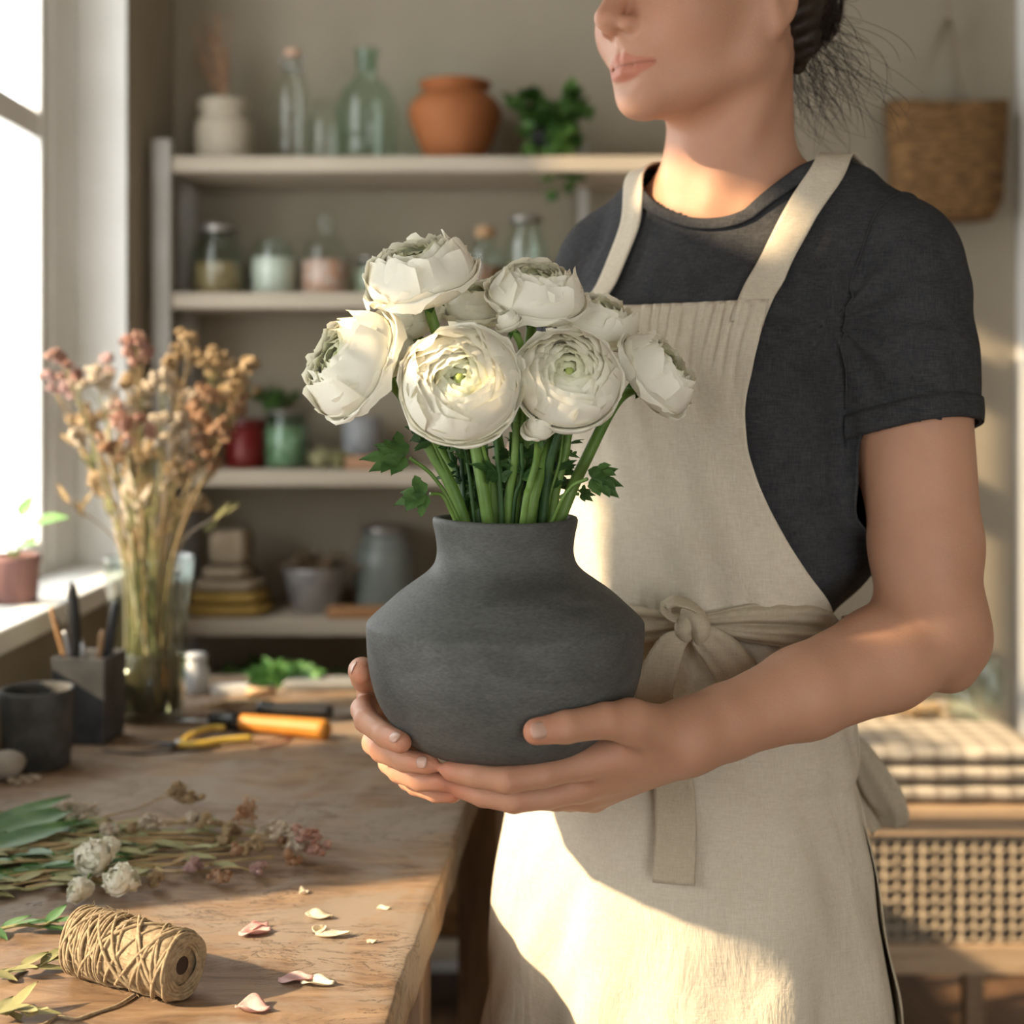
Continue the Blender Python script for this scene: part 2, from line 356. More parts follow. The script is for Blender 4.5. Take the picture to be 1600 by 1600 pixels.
for a in (.72, 2.10):
    for l in (.012, .49): tbox('leg', a, a + .06, l, l + .06, 0, TZ - .048, M['table_leg'], table)
tbox('leg', 1.26, 1.32, .012, .05, 0, TZ - .048, M['table_leg'], table)
tbox('apron_rail', .75, 2.13, .03, .05, TZ - .12, TZ - .048, M['table_leg'], table); tbox('apron_rail', .75, 2.13, .51, .53, TZ - .12, TZ - .048, M['table_leg'], table)

# shelving unit on the back wall
sh = thing('shelving_unit', 'tall open wooden shelving unit with pale boards against the back wall', 'shelves', (-.15, 2.78, 0))
SX0, SX1, SY0, SY1 = -.650, .335, 2.69, 2.94
SZ = [1.643, 1.385, 1.048, .765, .47, .15]
for z in SZ: bevel(MB().box((SX0 + .006, SY0, z - .030), (SX1, SY1, z)).build('shelf_board', M['shelf_wood'], sh, False), .003)
for x in (SX0, SX1 - .0): 
    for y in (SY0 - .004, SY1 - .04): bevel(MB().box((x - .030, y, 0), (x + .004, y + .034, 1.675)).build('post', M['shelf_post'], sh, False), .003)
bevel(MB().box((.135, SY1 - .04, 0), (.155, SY1 - .02, 1.70)).build('post', M['shelf_post'], sh, False), .002)

# low cabinet with woven front on the right
cab = thing('low_cabinet', 'low wooden cabinet with a gridded woven front panel at the right wall', 'cabinet', (.66, 2.4, 0))
X0, X1, Y0, Y1, ZT = .36, .86, 2.20, 2.62, .535
for (a, b, c, d) in ((X0, X0 + .035, Y0, Y0 + .035), (X1 - .035, X1, Y0, Y0 + .035), (X0, X0 + .035, Y1 - .035, Y1), (X1 - .035, X1, Y1 - .035, Y1)):
    bevel(MB().box((a, c, 0), (b, d, ZT)).build('leg', M['cab_wood'], cab, False), .003)
bevel(MB().box((X0 - .008, Y0 - .010, ZT), (X1 + .008, Y1, ZT + .018)).build('cabinet_top', M['cab_wood'], cab, False), .003)
bevel(MB().box((X0 + .035, Y0 + .004, ZT - .030), (X1 - .035, Y0 + .03, ZT)).build('top_rail', M['cab_wood'], cab, False), .002)
bevel(MB().box((X0 + .035, Y0 + .004, .290), (X1 - .035, Y0 + .03, .335)).build('bottom_rail', M['cab_wood'], cab, False), .002)
MB().box((X0 + .02, Y0 + .02, .295), (X1 - .02, Y1 - .02, .31)).build('cabinet_bottom', M['cab_wood'], cab, False)
M['weave_w'] = mat('woven_cane_pale', (.46, .38, .28), .8, (.36, .29, .21), 40); M['weave_d'] = mat('woven_cane_dark', (.20, .16, .12), .85)
MB().box((X0 + .03, Y0 + .022, .33), (X1 - .03, Y0 + .026, ZT - .028)).build('panel_backing', M['weave_d'], cab, False)
mb = MB(); nvx, nvz = 22, 9
for i in range(nvx):
    x = X0 + .04 + (X1 - X0 - .08) * i / (nvx - 1); mb.tube([(x, Y0 + .017 + .0022 * math.sin(k * math.pi), .335 + (ZT - .365) * k / 12) for k in range(13)], .0062, 6, flat=.4)
for k in range(nvz):
    z = .340 + (ZT - .375) * k / (nvz - 1); mb.tube([(X0 + .035 + (X1 - X0 - .07) * i / 60, Y0 + .016 + .0030 * math.sin(i * math.pi / 2), z) for i in range(61)], .0058, 6, flat=.4)
mb.build('woven_panel', M['weave_w'], cab)
# folded checked blanket on the cabinet
def check_mat(name, base, line, n=(30, 30, 30), w=.22):
    m = bpy.data.materials.new(name); m.use_nodes = True; nt = m.node_tree; b = nt.nodes['Principled BSDF']; b.inputs['Roughness'].default_value = .95
    tc = _n(nt, 'ShaderNodeTexCoord'); sp = _n(nt, 'ShaderNodeSeparateXYZ'); nt.links.new(tc.outputs['Object'], sp.inputs[0]); outs = []
    for k, ax in enumerate('XYZ'):
        mu = _n(nt, 'ShaderNodeMath', operation='MULTIPLY'); mu.inputs[1].default_value = n[k]; nt.links.new(sp.outputs[ax], mu.inputs[0])
        fr = _n(nt, 'ShaderNodeMath', operation='FRACT'); nt.links.new(mu.outputs[0], fr.inputs[0])
        lt = _n(nt, 'ShaderNodeMath', operation='LESS_THAN'); lt.inputs[1].default_value = w; nt.links.new(fr.outputs[0], lt.inputs[0]); outs.append(lt.outputs[0])
    a1_ = _n(nt, 'ShaderNodeMath', operation='ADD'); nt.links.new(outs[0], a1_.inputs[0]); nt.links.new(outs[1], a1_.inputs[1])
    a2_ = _n(nt, 'ShaderNodeMath', operation='ADD'); nt.links.new(a1_.outputs[0], a2_.inputs[0]); nt.links.new(outs[2], a2_.inputs[1])
    a3_ = _n(nt, 'ShaderNodeMath', operation='MULTIPLY'); a3_.inputs[1].default_value = .40; a3_.use_clamp = True; nt.links.new(a2_.outputs[0], a3_.inputs[0])
    mx = _n(nt, 'ShaderNodeMix', data_type='RGBA'); nt.links.new(a3_.outputs[0], mx.inputs['Factor']); mx.inputs['A'].default_value = rgba(base); mx.inputs['B'].default_value = rgba(line)
    nt.links.new(mx.outputs['Result'], b.inputs['Base Color']); return m
M['check'] = check_mat('checked_blanket_cloth', (.55, .49, .40), (.20, .16, .13), (26, 26, 34), .34)
blk = thing('folded_blanket', 'cream and grey checked blanket folded in thick layers on the low cabinet', 'blanket', (.62, 2.4, ZT + .018))
for k in range(3):
    a, b = X0 + .03 + .004 * (k % 2), X1 - .012 - .006 * k; c, d = Y0 + .0 + .003 * k, Y1 - .05; z = ZT + .018 + k * .030
    pr = []; G = []; n = 44
    for i in range(n):      # a soft rounded slab: superellipse section run along X
        t = 2 * math.pi * i / n; cy, sy = math.cos(t), math.sin(t)
        yy = (c + d) / 2 + (d - c) / 2 * math.copysign(abs(cy) ** .25, cy); zz = z + .0152 + .0150 * math.copysign(abs(sy) ** .6, sy)
        pr.append((yy, zz))
    for j in range(40):
        s = j / 39; x = a + (b - a) * s; sc = 1 - .10 * (abs(2 * s - 1) ** 14)
        G.append([((x), (c + d) / 2 + (yy - (c + d) / 2) * sc + .002 * math.sin(j * .7 + k), z + .0152 + (zz - z - .0152) * (1 - .7 * abs(2 * s - 1) ** 20) + .0012 * mnoise.noise(Vector((x * 20, yy * 20, k)))) for yy, zz in pr])
    m_ = MB().grid(np.array(G), closed=True); m_.f.append(tuple(range(n))); m_.f.append(tuple(range(39 * n, 40 * n))[::-1]); m_.build('blanket_layer', M['check'], blk)
# woven basket hanging on the wall by two cords
def basket_mat():
    m = bpy.data.materials.new('seagrass_weave'); m.use_nodes = True; nt = m.node_tree; b = nt.nodes['Principled BSDF']; b.inputs['Roughness'].default_value = .85
    tc = _n(nt, 'ShaderNodeTexCoord'); mp = _n(nt, 'ShaderNodeMapping'); mp.inputs['Scale'].default_value = (1, 1, 4); nt.links.new(tc.outputs['Object'], mp.inputs[0])
    n = _n(nt, 'ShaderNodeTexNoise', i_Scale=32, i_Detail=5, i_Roughness=.7); nt.links.new(mp.outputs[0], n.inputs['Vector'])
    cr = _n(nt, 'ShaderNodeValToRGB'); e = cr.color_ramp.elements; e[0].position = .36; e[0].color = (.09, .042, .014, 1); e[1].position = .66; e[1].color = (.33, .18, .065, 1)
    nt.links.new(n.outputs['Fac'], cr.inputs[0]); nt.links.new(cr.outputs[0], b.inputs['Base Color'])
    bp = _n(nt, 'ShaderNodeBump', i_Strength=.8, i_Distance=.004); nt.links.new(n.outputs['Fac'], bp.inputs['Height']); nt.links.new(bp.outputs[0], b.inputs['Normal']); return m
M['seagrass'] = basket_mat()
YB = 2.87; bc = P(1478, 250, YB)
bas = thing('hanging_basket', 'brown woven seagrass basket hanging from cords on the wall', 'basket', bc)
mb = MB(); rows = 26; ns = 72; G = []
zt, zbm = P(0, 168, YB)[2], P(0, 340, YB)[2]
for i in range(rows + 1):
    t = i / rows; z = zt + (zbm - zt) * t; hw = .114 - .012 * t - (.018 * max(0, t - .85) / .15 if t > .85 else 0); dp = .062 - .012 * t; row = []
    for k in range(ns):
        a = 2 * math.pi * k / ns; w = .0026 * math.sin(k * math.pi / 2 + (i % 2) * math.pi) + .002 * math.sin(i * math.pi)
        ca, sa = math.cos(a), math.sin(a)
        row.append((bc[0] + (hw + w) * math.copysign(abs(ca) ** .7, ca), YB + (dp + w) * math.copysign(abs(sa) ** .7, sa) * 1.0, z + .006 * math.cos(a * 2) * (1 - t)))
    G.append(row)
mb.grid(np.array(G), closed=True); mb.f.append(tuple(range(rows * ns, (rows + 1) * ns))); o = mb.build('basket_body', M['seagrass'], bas); solid(o, .006, -1)
mb = MB(); mb.tube([G[0][k] for k in list(range(ns)) + [0]], .006, 8, False); mb.build('basket_rim', M['seagrass'], bas)
M['cord'] = mat('hemp_cord', (.34, .27, .18), .9)
hk = P(1483, 28, YB + .05); mb = MB()
for px in (1418, 1438, 1508, 1532):
    mb.tube([P(px, 170, YB + (.04 if px in (1438, 1508) else -.03)), hk], .0022, 6)
mb.tube([hk, hk + A(0, 0, .10)], .0022, 6); mb.build('cord', M['cord'], bas)
MB().tube([hk + A(0, .035, .10), hk + A(0, 0, .10), hk + A(0, -.004, .108)], .003, 6).build('wall_hook', M['cord'], bas)
# ------------------------------------------------------------------ distance-field modelling for the figure and its clothes
def smin(a, b, k):
    h = np.clip(.5 + .5 * (b - a) / k, 0, 1); return b + (a - b) * h - k * h * (1 - h)
def smax(a, b, k): return -smin(-a, -b, k)
def cone(a, b, ra, rb, n=None, s=1.0):
    a = np.asarray(a, float); b = np.asarray(b, float); ab = b - a; L = max(ab @ ab, 1e-12)
    if n is not None: n = np.asarray(n, float) / np.linalg.norm(n)
    def f(p):
        q = p - a; t = np.clip(q @ ab / L, 0, 1); v = q - t[..., None] * ab
        if n is not None: v = v + (v @ n)[..., None] * n * (1 / s - 1)
        return (np.sqrt((v * v).sum(-1)) - (ra + (rb - ra) * t)) * (min(1, s) if n is not None else 1)
    return f
def ell(c, r):
    c = np.asarray(c, float); r = np.asarray(r, float)
    def f(p):
        q = (p - c) / r; k0 = np.sqrt((q * q).sum(-1)); k1 = np.sqrt(((q / r) ** 2).sum(-1)) + 1e-9
        return k0 * (k0 - 1) / k1
    return f
def chain(pts, rs, k=.004, n=None, s=1.0):
    fs = [cone(pts[i], pts[i + 1], rs[i], rs[i + 1], n, s) for i in range(len(pts) - 1)]
    def f(p):
        d = fs[0](p)
        for g in fs[1:]: d = smin(d, g(p), k)
        return d
    return f
def union(fs, k):
    def f(p):
        d = fs[0](p)
        for i, g in enumerate(fs[1:]): d = smin(d, g(p), k if np.isscalar(k) else k[i])
        return d
    return f
def mesh_field(prims, lo, hi, vox, pre=None):
    """prims: list of (field, blend). Evaluated only in blocks near the surface, then polygonised."""
    lo = np.asarray(lo, float); B = 8
    nb = np.ceil((np.asarray(hi) - lo) / (vox * B)).astype(int); R = vox * B * .87
    I = np.stack(np.meshgrid(*[np.arange(k) for k in nb], indexing='ij'), -1).reshape(-1, 3)
    C_ = lo + (I + .5) * vox * B - vox * .5
    D = np.full(len(C_), 1.0); masks = []
    for f, k in prims:
        d = f(C_); masks.append(d < R * 1.6 + .03); D = smin(D, d, k)
    act = np.abs(D) < R * 1.5 + .008
    arr = np.where(D > 0, .05, -.05).astype(np.float32).reshape(nb)
    arr = np.repeat(np.repeat(np.repeat(arr, B, 0), B, 1), B, 2)
    ids = np.nonzero(act)[0]; off = np.stack(np.meshgrid(*[np.arange(B)] * 3, indexing='ij'), -1).reshape(-1, 3)
    for s in range(0, len(ids), 1500):
        ch = ids[s:s + 1500]; pts = lo + (I[ch][:, None, :] * B + off[None]) * vox
        d = np.full(pts.shape[:2], .05)
        for (f, k), mk in zip(prims, masks):
            w = mk[ch]
            if w.any(): d[w] = smin(d[w], f(pts[w]), k)
        d = d.reshape(-1, B, B, B)
        for q, i in enumerate(I[ch]): arr[i[0]*B:i[0]*B+B, i[1]*B:i[1]*B+B, i[2]*B:i[2]*B+B] = d[q]
    g = openvdb.FloatGrid(.05); g.copyFromArray(arr, ijk=(0, 0, 0), tolerance=0)
    V, Q = g.convertToQuads(isovalue=0.0)
    V = lo + V.astype(float) * vox
    return V, Q[:, ::-1]
def grad(f, p, e=.0015):
    g = np.zeros_like(p)
    for i in range(3):
        d = np.zeros(3); d[i] = e; g[..., i] = f(p + d) - f(p - d)
    return g / (np.linalg.norm(g, axis=-1, keepdims=True) + 1e-9)
def project(f, p, off=0.0, it=6):
    p = np.array(p, float)
    for _ in range(it):
        d = f(p) - off; p = p - d[..., None] * grad(f, p) * .9
    return p
def np_mesh(name, V, Q, mat=None, parent=None, smooth=True):
    me = bpy.data.meshes.new(name); V = np.asarray(V, np.float32); Q = np.asarray(Q, np.int32); n = Q.shape[1]
    me.vertices.add(len(V)); me.vertices.foreach_set('co', V.ravel())
    me.loops.add(Q.size); me.loops.foreach_set('vertex_index', Q.ravel())
    me.polygons.add(len(Q)); me.polygons.foreach_set('loop_start', np.arange(0, Q.size, n, dtype=np.int32))
    me.update(calc_edges=True); me.validate()
    me.polygons.foreach_set('use_smooth', [smooth] * len(me.polygons))
    if mat: me.materials.append(mat)
    o = bpy.data.objects.new(name, me); link(o)
    if parent is not None: o.parent = parent; o.matrix_parent_inverse = Matrix.Translation(-Vector(parent.location))
    return o
def laplacian(V, Q, it=2, lam=.5):
    e = np.vstack([Q[:, [i, (i + 1) % Q.shape[1]]] for i in range(Q.shape[1])]); V = V.copy()
    cnt = np.bincount(e[:, 0], minlength=len(V)) + np.bincount(e[:, 1], minlength=len(V)); cnt = np.maximum(cnt, 1)
    for _ in range(it):
        S = np.zeros_like(V)
        for c in range(3):
            S[:, c] = np.bincount(e[:, 0], V[e[:, 1], c], len(V)) + np.bincount(e[:, 1], V[e[:, 0], c], len(V))
        V = V + lam * (S / cnt[:, None] - V)
    return V
def set_color(o, cols, name='tint'):
    at = o.data.color_attributes.new(name, 'FLOAT_COLOR', 'POINT')
    c = np.ones((len(o.data.vertices), 4), np.float32); c[:, :3] = cols; at.data.foreach_set('color', c.ravel())
def sstep(x, a, b):
    t = np.clip((x - a) / (b - a), 0, 1); return t * t * (3 - 2 * t)

# ---- frames of the figure: she faces to the left of the picture, turned about 40 degrees
YAW = math.radians(38); TF = A(-math.sin(YAW), -math.cos(YAW), 0); TL = A(math.cos(YAW), -math.sin(YAW), 0)
YH = math.radians(57); HS = 1.09; HF = A(-math.sin(YH), -math.cos(YH), 0); HL = A(math.cos(YH), -math.sin(YH), 0)
HC = P(988, 176, 1.20) - HS * (HF * .078 + A(0, 0, 1) * .001)
HM = np.stack([HL, HF, A(0, 0, 1)], 0)
def to_head(p): return (p - HC) @ HM.T / HS
def from_head(q): return HC + HS * (np.asarray(q) @ HM)
AX = np.array([[0.0, .152, 1.285], [.60, .152, 1.285], [.85, .153, 1.285], [1.0, .166, 1.287], [1.15, .187, 1.29], [1.34, .207, 1.30], [1.6, .20, 1.29]])
def axis_at(z): return np.stack([np.interp(z, AX[:, 0], AX[:, 1]), np.interp(z, AX[:, 0], AX[:, 2])], -1)
def torso(sec, ztop, zbot, k=.03):
    S = np.array(sec)[::-1] if sec[0][0] > sec[-1][0] else np.array(sec)
    zz = np.linspace(S[0, 0], S[-1, 0], 60)
    # smooth the section tables
    tab = spline(S, 60) if True else S
    def f(p):
        z = p[..., 2]; c = axis_at(z); q = p[..., :2] - c
        u = q @ TL[:2]; v = q @ TF[:2]
        a = np.interp(z, tab[:, 0], tab[:, 1]); b = np.interp(z, tab[:, 0], tab[:, 2]); o = np.interp(z, tab[:, 0], tab[:, 3])
        v = v - o
        d = ((np.abs(u / a) ** 2.3 + np.abs(v / b) ** 2.3) ** (1 / 2.3) - 1) * np.minimum(a, b) * .95
        d = smax(d, z - ztop, k); return smax(d, zbot - z, k)
    return f
BODY_SEC = [(1.405, .098, .056, -.011), (1.335, .133, .075, -.008), (1.28, .148, .09, 0), (1.22, .146, .098, 0), (1.12, .130, .092, 0), (1.03, .110, .078, 0), (.97, .112, .080, 0), (.90, .134, .092, -.005), (.82, .132, .092, -.01), (.72, .132, .092, -.01), (.60, .132, .092, 0)]
JL, EL, WL = P(1408, 418, 1.215), P(1460, 1005, 1.145), P(1072, 1152, 1.045)
JR, ER, WR = P(955, 418, 1.395), P(805, 880, 1.36), A(-.072, 1.195, .925)
NB = A(.197, 1.302, 1.345)      # base of the neck

# ---- head, in its own frame: x to her left, y forward, z up from the chin
def head_field():
    sk = [(ell((0, -.008, .128), (.073, .092, .088)), .02), (ell((0, .022, .075), (.062, .060, .070)), .02),
          (ell((0, .045, .038), (.034, .034, .032)), .025)]
    for s in (-1, 1):
        sk += [(cone((s*.012, .066, .015), (s*.048, .004, .046), .0120, .0135), .02), (cone((s*.048, .004, .046), (s*.059, -.006, .082), .0135, .0155), .02),
               (ell((s*.034, .050, .074), (.028, .032, .030)), .02), (ell((s*.028, .078, .128), (.026, .014, .012)), .015)]
    sk += [(ell((0, .0670, .0135), (.017, .0135, .0130)), .014), (ell((0, .0665, .045), (.027, .021, .027)), .016)]
    g = sk
    def f(w):
        p = to_head(w); ax = np.abs(p[..., 0]); q = p.copy(); q[..., 0] = ax
        d = g[0][0](p)
        for h, k in g[1:]: d = smin(d, h(p), k)
        # eye hollows, eyelids
        d = smax(d, -ell((.031, .094, .108), (.018, .013, .011))(q), .012)
        d = smin(d, ell((.030, .0755, .108), (.0145, .0125, .0105))(q), .004)
        d = smax(d, -cone((.018, .0885, .1065), (.043, .081, .107), .0012, .0012)(q), .003)
        # nose
        no = cone((0, .080, .116), (0, .1015, .0715), .0065, .0095); d = smin(d, no(p), .010)
        d = smin(d, ell((0, .1025, .0695), (.0086, .0085, .0078))(p), .006)
        d = smin(d, ell((.0118, .0905, .0650), (.0062, .0090, .0065))(q), .006)
        d = smin(d, cone((0, .090, .055), (0, .099, .0615), .004, .004)(p), .005)
        d = smax(d, -ell((.0064, .0968, .0575), (.0034, .0052, .0032))(q), .003)
        # philtrum and lips
        d = smax(d, -cone((0, .0945, .0560), (0, .0925, .0450), .0022, .0026)(p), .004)
        cen = smin(cone((.0045, .0858, .0402), (.0160, .0805, .0387), .0046, .0036)(q), cone((.0160, .0805, .0387), (.0275, .0690, .0358), .0036, .0018)(q), .003)
        d = smin(d, cen, .0035)
        low = smin(cone((.0, .0840, .0302), (.0120, .0810, .0307), .0064, .0054)(q), cone((.0120, .0810, .0307), (.0260, .0695, .0345), .0054, .0018)(q), .003)
        d = smin(d, low, .0030)
        cr = smin(cone((0, .0925, .0350), (.0080, .0900, .0358), .0011, .0011)(q), cone((.0080, .0900, .0358), (.0262, .0725, .0352), .0011, .0006)(q), .002)
        d = smax(d, -cr, .0022)
        d = smax(d, -ell((0, .0880, .0215), (.016, .0045, .0035))(p), .009)
        # ears
        e = p - A(0, -.010, .088); e[..., 0] = ax
        ear = ell((.074, 0, .006), (.0055, .0165, .030))(e); ear = smin(ear, ell((.0705, .004, -.024), (.0055, .0075, .0085))(e), .006)
        ear = smax(ear, -ell((.0800, .001, .006), (.0055, .0105, .021))(e), .003)
        return smin(d, ear, .005) * HS
    return f
def hand_fields(W, mcp, fingers, frad, thumb, trad, palm_r, elb):
    palms = [cone(W, m_, palm_r, r) for m_, r in mcp]
    pf = union(palms, .010); fw = []
    th = chain(thumb, trad, .003)
    for c_, r in zip(fingers, frad): fw.append(chain(c_, r, .0025))
    def f(p):
        pd = pf(p); d = smin(pd, th(p), .012)
        for g in fw: d = np.minimum(d, smin(pd, g(p), .004))
        return d
    return f
VC = A(-.0049, 1.08, .9145)     # vase, centre of its base
LI = [P(902, 1194, 1.034), P(850, 1209, 1.020), P(792, 1219, 1.012), P(744, 1212, 1.018), P(706, 1205, 1.026)]
LM_ = [P(908, 1228, 1.052), P(855, 1243, 1.044), P(803, 1249, 1.038), P(755, 1242, 1.044), P(724, 1233, 1.050)]
LR_ = [P(914, 1243, 1.072), P(870, 1247, 1.062), P(825, 1246, 1.056), P(785, 1241, 1.060), P(752, 1236, 1.064)]
LP_ = [P(928, 1247, 1.090), P(890, 1250, 1.082), P(855, 1248, 1.078), P(820, 1243, 1.080), P(798, 1238, 1.083)]
LT = [P(1022, 1140, 1.028), P(985, 1128, 1.012), P(945, 1126, .998), P(884, 1136, .9835), P(838, 1143, .9765)]
left_hand = hand_fields(WL, [(LI[0], .0125), (LM_[0], .0122), (LR_[0], .0115), (LP_[0], .0105)], [LI, LM_, LR_, LP_],
                        [[.0120, .0098, .0098, .0086, .0074], [.0120, .0100, .0100, .0088, .0076], [.0112, .0095, .0093, .0083, .0072], [.0100, .0085, .0082, .0075, .0066]],
                        LT, [.0185, .0165, .0125, .0112, .0094], .0225, EL)
RI = [A(-.112, 1.140, .940), A(-.1165, 1.112, .9385), P(573, 1126, 1.076), P(602, 1149, 1.046), P(626, 1160, 1.026)]
RM_ = [A(-.104, 1.150, .918), A(-.108, 1.115, .912), P(597, 1172, 1.078), P(634, 1188, 1.050), P(668, 1193, 1.034)]
RR_ = [A(-.094, 1.155, .900), A(-.096, 1.120, .895), P(624, 1205, 1.080), P(658, 1219, 1.060), P(690, 1220, 1.050)]
RP_ = [A(-.080, 1.158, .886), A(-.082, 1.125, .880), P(650, 1227, 1.090), P(682, 1239, 1.074), P(708, 1241, 1.066)]
RT = [A(-.090, 1.180, .938), A(-.108, 1.150, .952), A(-.1155, 1.122, .962), A(-.1160, 1.098, .9715), A(-.1135, 1.080, .9740)]
right_hand = hand_fields(WR, [(RI[0], .0120), (RM_[0], .0118), (RR_[0], .011), (RP_[0], .010)], [RI, RM_, RR_, RP_],
                         [[.0105, .0096, .0094, .0086, .0080], [.0105, .0096, .0092, .0086, .0078], [.0102, .0092, .0088, .0083, .0076], [.0095, .0082, .0078, .0072, .0066]],
                         RT, [.0165, .0135, .0115, .0100, .0090], .0215, ER)
fL = WL - EL; nL = np.cross(fL, A(0, 1, 0)); 
def arm_prims():
    pr = []
    # her left arm (near): deltoid, upper arm, elbow, forearm
    pr.append((chain([JL, JL + (EL - JL) * .35, JL + (EL - JL) * .75, EL + A(-.004, 0, .02)], [.0465, .0475, .0445, .0415], .01), .03))
    pr.append((chain([EL + A(.001, .002, .012), EL + (WL - EL) * .22 + A(0, 0, .003), EL + (WL - EL) * .55, EL + (WL - EL) * .86, WL], [.0425, .0405, .0345, .0265, .0245], .01), .014))
    pr.append((cone(EL + A(.024, .004, -.004), EL + A(.015, .004, -.022), .0165, .017), .022))
    pr.append((chain([JR, JR + (ER - JR) * .35, JR + (ER - JR) * .75, ER], [.048, .045, .041, .038], .01), .03))
    pr.append((chain([ER, ER + (WR - ER) * .25, ER + (WR - ER) * .6, WR], [.038, .037, .030, .0235], .01), .014))
    return pr
def breast(dz=0, r=(.050, .034, .050), o=.058):
    f = []
    for s in (-1, 1):
        z = 1.205 + dz; c = axis_at(np.array(z)); c3 = A(c[0], c[1], z) + TL * s * .066 + TF * o
        def g(p, c3=c3):
            q = p - c3; return ell((0, 0, 0), r)(np.stack([q @ TL, q @ TF, q[..., 2]], -1))
        f.append(g)
    return f
body_prims = [(torso(BODY_SEC, 1.381, .62), .02)]
body_prims += [(cone(NB + A(0, 0, .004), JL + A(-.012, 0, .012), .047, .038), .03), (cone(NB + A(0, 0, .004), JR + A(.012, 0, .012), .047, .037), .03)]
body_prims += [(b, .02) for b in breast()]
# neck: slight forward lean, wider at the base, with the sterno muscle and collarbones
n1 = from_head((0, -.024, .050)); n0 = A(.1995, 1.303, 1.33)
body_prims += [(cone(n0, n1, .062, .0545, HF, .95), .035)]
for s in (-1, 1):
    a_ = from_head((s * .048, -.022, .045)); b_ = A(.200, 1.302, 1.345) + TF * .060 + TL * s * .014
    body_prims.append((cone(a_, b_, .0125, .0075), .02))
    body_prims.append((cone(A(.200, 1.302, 1.349) + TF * .060 + TL * s * .018, (JL if s > 0 else JR) + A(0, 0, .035) + TF * .02, .0075, .0085), .014))
body_prims += [(head_field(), .022)]
body_prims += arm_prims()
body_prims += [(left_hand, .012), (right_hand, .012)]
for s in (-1, 1):
    h = A(.16, 1.285, .72) + TL * s * .062; kn = A(.16, 1.285, .44) + TL * s * .085 + TF * .01; an = A(.16, 1.30, .08) + TL * s * .085
    body_prims += [(chain([h, kn, kn + (an - kn) * .35 - TF * .015, an], [.068, .055, .053, .038], .02), .04),
                   (cone(an + A(0, 0, -.045) - TF * .02, an + A(0, 0, -.057) + TF * .14, .034, .022), .03)]
V, Q = mesh_field(body_prims, (-.16, .93, -.005), (.50, 1.52, 1.66), 0.0019)
V = laplacian(V, Q, 2, .45)
print('body', len(V))
M['skin'] = mat('skin', (.57, .310, .200), .50, (.50, .262, .165), 11, detail=8, bump=.28, bscale=520, sss=.25, vcol='tint', dist=.0012, spec=.4)
person = thing('person', 'young woman in charcoal t-shirt and cream linen apron holding a grey vase of white flowers', 'person', (.16, 1.285, 0))
body = np_mesh('body', V, Q, M['skin'], person)
q = to_head(V); col = np.ones((len(V), 3)); axx = np.abs(q[:, 0])
def paint(w, c):
    global col
    col = col * (1 - w[:, None]) + col * w[:, None] * np.array(c)
up = .0382 + .0040 * np.exp(-((axx - .0045) / .007) ** 2) + .0042 * np.clip(1 - axx / .029, 0, 1)
dn = .0240 + .0100 * (axx / .029) ** 2
lipw = sstep(up - q[:, 2], -.0010, .0010) * sstep(q[:, 2] - dn, -.0012, .0010) * sstep(.0295 - axx, 0, .003) * (q[:, 1] > .066)
paint(lipw, (.95, .66, .64))
crease = np.exp(-((q[:, 2] - .0354) / .0011) ** 2) * (axx < .029) * (q[:, 1] > .068); paint(crease * .6, (.45, .35, .35))
paint(np.exp(-(((axx - .040) / .02) ** 2 + ((q[:, 2] - .065) / .02) ** 2)) * (q[:, 1] > .03) * .5, (1.0, .84, .80))
paint(np.exp(-((axx / .013) ** 2 + ((q[:, 2] - .072) / .012) ** 2)) * (q[:, 1] > .08) * .5, (1.0, .82, .78))
for c_ in (LI, LM_, LR_, LP_, LT, RI, RM_, RR_, RP_, RT):
    paint(np.exp(-(np.linalg.norm(V - c_[-1], axis=1) / .014) ** 2) * .7, (1.05, .78, .74))
    paint(np.exp(-(np.linalg.norm(V - c_[2], axis=1) / .011) ** 2) * .35, (1.0, .80, .76))
set_color(body, col)
# fingernails
M['nail'] = mat('fingernail', (.61, .345, .26), .34, sss=.2)
def nail(tip, prev, out, L=.0098, wd=.0046, r=.0092):
    t = (tip - prev); t /= np.linalg.norm(t); o = out - t * (out @ t); o /= np.linalg.norm(o); s = np.cross(t, o)
    G = []
    for i in np.linspace(-1, 1, 9):
        row = []
        for j in np.linspace(-1, 1, 9):
            ww = wd * math.sqrt(max(0, 1 - (abs(i) ** 3) * .88)); x = j * ww
            row.append(tip + t * (i * L * .5 - .0012 + .002) + s * x + o * (math.sqrt(max(r * r - x * x, 0)) + .0002 - .0006 * max(0, i) ** 2 * 2))
        G.append(row)
    ob = MB().grid(np.array(G)).build('fingernail', M['nail'], person); solid(ob, .0005); return ob
nail(LT[-1], LT[-2], A(-.05, -1, .28), L=.0122, wd=.0058, r=.0094)
nail(RI[-1], RI[-2], A(.05, -1, .45), r=.0080)
nail(RM_[-1], RM_[-2], A(0, -1, .30), r=.0078)
nail(RT[-1], RT[-2], A(-.3, -1, .35), r=.0090, wd=.0050)
# eyes
M['eye'] = mat('eye_white', (.85, .83, .80), .15); M['iris'] = mat('iris_brown', (.09, .05, .03), .1)
for s in (-1, 1):
    c = from_head((s * .030, .0765, .1065)); MB().ball(c, .0115, 20).build('eyeball', M['eye'], person)
    MB().ball(from_head((s * .030, .0845, .1065)), .0042, 14).build('iris', M['iris'], person)
